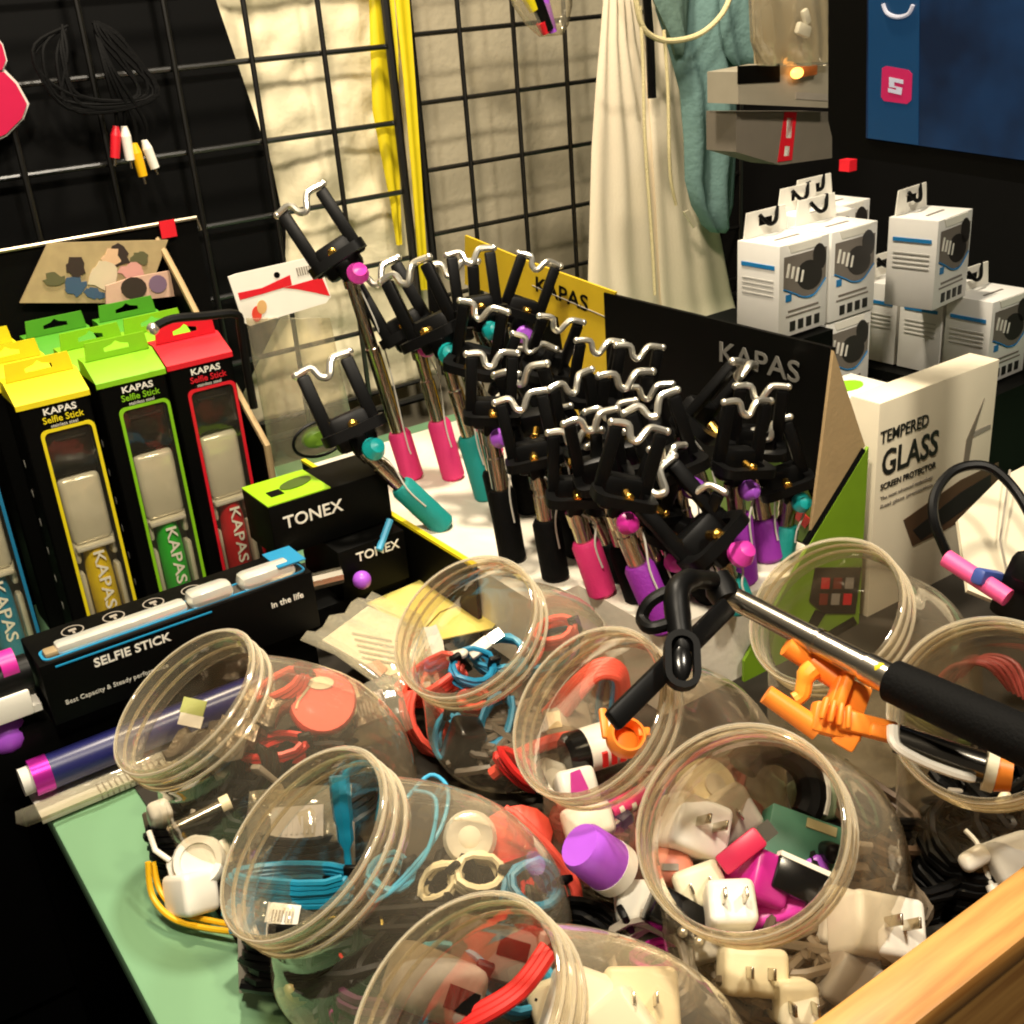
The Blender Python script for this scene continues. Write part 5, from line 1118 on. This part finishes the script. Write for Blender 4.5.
plug((775, 912), .045, PINKP, 'flat pink and white plug at the front rim of the plug jar', facing(20, -40, 0), (.036, .014, .012), False)
plug((876, 928), .055, WHITE, 'big white wall plug seen through the side of the plug jar', facing(-15, -30, 15), (.046, .034, .034))
plug((838, 918), .045, GREYC, 'grey white plug left of the big one at the plug jar side', facing(-15, -20, 0), (.024, .034, .03))
plug((752, 972), .045, CREAM, 'cream wall plug with prongs up below the plug jar mouth', facing(-4, -20, 0), (.036, .026, .03))
plug((790, 1000), .035, CREAM, 'upright cream wall plug between the plug jar and the wooden board', facing(0, -15, 0), (.022, .024, .05))
plug((700, 940), .03, WHITE, 'white plug under the left rim of the plug jar', facing(10, -30, 0), (.03, .026, .03))
plug((855, 985), .03, GREYP, 'dim grey plug low in the plug jar near the wooden board', facing(-30, -10, 0), (.04, .03, .03), False)
coil((865, 830), .03, mat('brown_cable', (92, 72, 54), .5), 'dull brown cable coil seen through the side of the plug jar', .036, 8, .0034, rr(), .8)
coil((905, 870), .03, BLACK, 'black cable coil at the right end of the plug jar', .032, 8, .003, rr(), .8)
coil((840, 880), .025, BLACK, 'black cable coil under the black memory stick', .034, 8, .003, rr(), .8)
coil((760, 930), .02, GREYP, 'grey cable coil on the floor of the plug jar', .032, 7, .003, rr(), .8)
coil((660, 960), .02, MAGP, 'magenta cable loop under the plug jar rim', .016, 4, .0024, rr(), .6)

# --- nearest jar
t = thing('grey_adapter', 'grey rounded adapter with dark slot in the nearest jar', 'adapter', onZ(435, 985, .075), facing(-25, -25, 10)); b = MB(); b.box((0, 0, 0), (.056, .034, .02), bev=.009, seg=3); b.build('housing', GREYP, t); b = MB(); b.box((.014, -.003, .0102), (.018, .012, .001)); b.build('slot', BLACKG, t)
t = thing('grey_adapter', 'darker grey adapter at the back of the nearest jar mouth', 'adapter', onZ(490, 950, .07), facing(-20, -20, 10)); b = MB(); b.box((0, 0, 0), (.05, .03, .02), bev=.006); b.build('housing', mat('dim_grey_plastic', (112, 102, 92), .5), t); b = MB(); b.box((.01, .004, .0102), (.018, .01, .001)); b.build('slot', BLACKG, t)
coil((452, 962), .075, SKY, 'light blue cable coil at the back of the nearest jar mouth', .018, 5, .002, facing(-20, -50, 0), .4)
coil((500, 985), .055, SKY, 'dim blue cable coil under the coral curve', .024, 5, .002, facing(-30, -40, 0), .5)
for k in range(3):
    path([onZ(415 + 5 * k, 1035 + 6 * k, .05), onZ(470 + 4 * k, 1012 + 5 * k, .065), onZ(515 + 4 * k, 985 + 4 * k, .075), onZ(545 + 4 * k, 945 + 4 * k, .085)], .003, REDC, ('red cable curving through the nearest jar mouth, top strand', 'red cable middle strand in the nearest jar mouth', 'red cable lower strand in the nearest jar mouth')[k])
for k, (px, z, m, s) in enumerate((((592, 1015), .05, WHITE, (.05, .04, .034)), ((640, 1005), .05, CREAM, (.04, .036, .034)), ((560, 1008), .04, CREAM, (.03, .03, .03)), ((620, 1035), .05, WHITE, (.04, .036, .03)))):
    plug(px, z, m, ('large white wall plug in the nearest jar', 'cream wall plug right of the large white one in the nearest jar', 'cream plug at the neck of the nearest jar', 'white plug at the bottom picture edge in the nearest jar')[k], facing(-20 + 20 * k, -30, 0), s, k == 1)
coil((400, 1010), .03, mat('plum_cable', (84, 40, 70), .5), 'plum coloured cable coil on the floor of the nearest jar', .034, 8, .003, rr(), .8)
coil((520, 1020), .03, DEEP, 'dark teal cable coil low in the nearest jar', .032, 7, .003, rr(), .8)
coil((570, 950), .03, BLACK, 'black cable coil at the back of the nearest jar', .034, 8, .003, rr(), .8)
coil((650, 965), .03, GREYP, 'grey cable coil at the right end of the nearest jar', .03, 6, .0028, rr(), .8)
coil((345, 1005), .02, MAGP, 'small magenta cable loop left of the nearest jar', .014, 4, .0022, rr(), .6)

# --- right edge jar
for k in range(5):
    path([onZ(925 + 9 * k, 700 - 6 * k, .05), onZ(950 + 9 * k, 668 - 3 * k, .075), onZ(985 + 8 * k, 665, .08), onZ(1010 + 5 * k, 690 + 3 * k, .06)], .002, mat('dull_red_cable', (150, 60, 56), .5), ('dull red cable strand, lowest left in the right edge jar', 'dull red cable strand second from left in the right edge jar', 'dull red cable strand in the middle of the right edge jar', 'dull red cable strand fourth in the right edge jar', 'dull red cable strand farthest right in the right edge jar')[k])
coil((940, 720), .04, mat('olive_cable', (104, 110, 60), .5), 'olive cable coil in the mouth of the right edge jar', .026, 5, .0024, rr(), .7)
coil((960, 850), .03, BLACK, 'black cable coil below the right edge jar mouth', .034, 9, .003, rr(), .8)
coil((1000, 830), .03, BLACK, 'second black cable coil below the right edge jar mouth', .034, 9, .003, rr(), .8)
coil((985, 880), .02, BLACK, 'black cable coil behind the wooden board', .034, 9, .003, rr(), .8)
path([onZ(965, 830, .06), onZ(978, 845, .055), onZ(986, 870, .045), onZ(992, 885, .04)], .0016, WHITE, 'white earphone lead hanging below the right edge jar', ends=WHITE)
plug((1010, 858), .05, GREYC, 'pale grey plug at the right picture edge below the jar mouth', facing(20, -20, 0), (.03, .026, .03), False)
plug((975, 858), .055, WHITE, 'white earbud beside the hanging white lead', facing(30, -30, 0), (.020, .012, .012), False, False)
plug((1000, 806), .06, CREAM, 'cream earbud under the rim of the right edge jar', facing(60, -30, 0), (.022, .008, .008), False, False)

# ================================================================== things lying across the jars
g0, g1, g2 = onT(722, 592, .745), onT(893, 681, .655), onT(1050, 752, .585)
fs = thing('selfie_stick', 'long selfie stick with steel pole and black grip lying across the right jars', 'selfie stick', g1, None)
b = MB(); dd = g1 - g0; b.cyl(g0 - g1, Vector((0, 0, 0)), .0072, .0082, 20); b.cyl(-dd * .42, -dd * .40, .0086, n=20); b.cyl(-dd * .14, Vector((0, 0, 0)), .0092, n=20); b.build('pole', STEEL, fs)
b = MB(); b.cyl(Vector((0, 0, 0)), g2 - g1, .0125, .0135, 22); b.build('grip', BLKF, fs)
pj = -dd * .10 - cy * -.0 + cz * .0092; 
for k, m in enumerate((YELLOW, MAGP, SKY)):
    b = MB(); b.ball(-dd * (.09 - .018 * k) + cz * .0085 + cy * (.003 - .003 * k), .0036, (1, 1, .35), facing().to_matrix()); b.build('sticker_dot', m, fs)
fl_ = lambda x, y, t: onT(x, y, t) - g1
b = MB(); b.tube([fl_(716, 574, .745), fl_(722, 590, .742), fl_(728, 602, .735)], [.008, .011, .009], 12); b.build('hinge', BLACK, fs)
p0, p1 = fl_(728, 606, .725), fl_(612, 722, .655); dv = (p1 - p0); xx = dv.normalized(); yy = cz.cross(xx).normalized(); zz = xx.cross(yy)
b = MB(); b.box((0, 0, 0), (dv.length, .013, .007), bev=.002); b.bm.transform(basis(xx, yy, zz, (p0 + p1) / 2)); b.build('arm', BLACK, fs)
b = MB(); b.tube([fl_(690, 590, .70), fl_(668, 592, .70), fl_(650, 602, .70), fl_(642, 618, .70), fl_(650, 628, .69), fl_(668, 624, .69)], .0042, 10, sub=4); b.build('wire_jaw', BLACK, fs)
b = MB(); b.tube([fl_(712, 580, .735), fl_(690, 580, .71), fl_(677, 592, .697), fl_(679, 625, .687), fl_(684, 655, .678)], [.006, .0075, .008, .0075, .006], 12, sub=4); b.build('bracket', BLACK, fs)
b = MB(); p0, p1 = fl_(680, 634, .682), fl_(682, 692, .665); dv = p1 - p0; xx = dv.normalized(); yy = cz.cross(xx).normalized(); zz = xx.cross(yy); mm = basis(xx, yy, zz, (p0 + p1) / 2)
hl = dv.length / 2; b.frame(rrect(-hl, -.0105, hl, .0105, .0102), rrect(-hl + .004, -.0065, hl - .004, .0065, .006), .008, mm); b.build('cup', mat('satin_black', (8, 8, 8), .6, spec=.12), fs)
b = MB(); b.ball((0, 0, .002), .0085, (1.5, .75, .4)); b.bm.transform(mm); b.build('pad', BLACKG, fs)

oh = thing('phone_holder', 'orange plastic folding phone holder lying under the steel pole', 'phone holder', onT(830, 700, .70), None)
ol = lambda x, y, t: onT(x, y, t) - oh.location
b = MB(); b.cyl(ol(786, 646, .70), ol(815, 664, .70), .0062, .0066); b.cyl(ol(813, 662, .70), ol(846, 684, .69), .0078, .0074); b.build('rod', ORANGE, oh)
b = MB(); b.cyl(ol(766, 694, .68), ol(818, 730, .675), .006, .0068); b.build('rod', ORANGE, oh)
b = MB(); b.tube([ol(794, 700, .69), ol(802, 694, .69), ol(806, 676, .69), ol(814, 668, .69)], [.0045, .005, .006, .006], 10, sub=4); b.build('curved_link', mat('deep_orange', (246, 160, 50), .4), oh)
def oblock(c, t, w, h, d, roll, name='block'):
    b = MB(); b.box((0, 0, 0), (w, h, d), bev=.002); b.bm.transform(Matrix.Translation(ol(*c, t)) @ facing(roll, -15, 0).to_matrix().to_4x4()); return b.build(name, ORANGE, oh)
oblock((848, 697), .685, .022, .020, .012, -25); oblock((842, 690), .68, .006, .024, .014, -25, 'hinge_block'); oblock((836, 722), .675, .030, .018, .012, -15); oblock((866, 726), .67, .034, .012, .012, -14); oblock((884, 733), .665, .018, .008, .008, -14, 'tip')
for k in range(4): oblock((824 + 8 * k, 708 + 3 * k), .665, .0035, .014, .006, -20 + 4 * k, 'tooth')
oblock((846, 738), .672, .012, .014, .010, 60, 'lug')

s2 = thing('metal_stick', 'short dark steel stick with cream collar and orange end in the right edge jar', 'stick', onT(950, 752, .655), None)
sl = lambda x, y, t: onT(x, y, t) - s2.location
b = MB(); b.cyl(sl(896, 738, .66), sl(985, 768, .645), .0085, .009, 20); b.build('pole', mat('dark_steel', (120, 116, 108), .2, 1.), s2)
b = MB(); b.cyl(sl(985, 768, .645), sl(996, 771, .643), .0125, .0125, 20); b.build('collar', CREAM, s2)
b = MB(); b.cyl(sl(996, 771, .643), sl(1012, 774, .64), .0115, .010, 20); b.build('orange_end', ORANGE, s2)
b = MB(); b.tube([sl(893, 726, .655), sl(896, 745, .65), sl(920, 760, .645), sl(950, 772, .64), sl(975, 779, .638)], [.0035, .003, .0028, .0028, .002], 8, sub=4); b.build('cord', WHITE, s2)

# ================================================================== light
def area(name, loc, target, size, power, col):
    l = bpy.data.lights.new(name, 'AREA'); l.shape = 'DISK'; l.size = size; l.energy = power; l.color = col
    o = bpy.data.objects.new(name, l); C.objects.link(o); o.location = loc
    o.rotation_euler = (Vector(target) - Vector(loc)).to_track_quat('-Z', 'Y').to_euler(); return o
area('ceiling_or_fill_lamp', uvz(.55, .95, 1.7), uvz(.5, .9, 0), .14, 29, (1, .87, .68))
area('ceiling_or_fill_lamp', uvz(-.02, .22, 1.25), uvz(.25, 1.0, .1), .14, 13, (1, .87, .68))  # unseen fill lamp, added low at near left to light the box fronts
area('ceiling_or_fill_lamp', uvz(.70, -.30, 1.6), uvz(.6, .6, 0), .16, 13, (1, .9, .74))  # unseen fill lamp, added at near right to light the wooden board face
wd = bpy.data.worlds.new('world'); bpy.context.scene.world = wd; wd.use_nodes = True
wd.node_tree.nodes['Background'].inputs[0].default_value = (1, .86, .66, 1); wd.node_tree.nodes['Background'].inputs[1].default_value = .07
sc = bpy.context.scene
sc.view_settings.view_transform = 'Standard'; sc.view_settings.look = 'None'; sc.view_settings.gamma = 1; sc.view_settings.exposure = 0.35
sc.cycles.filter_width = 2.0
sc.cycles.transparent_max_bounces = 40; sc.cycles.max_bounces = 10
bpy.context.view_layer.update()
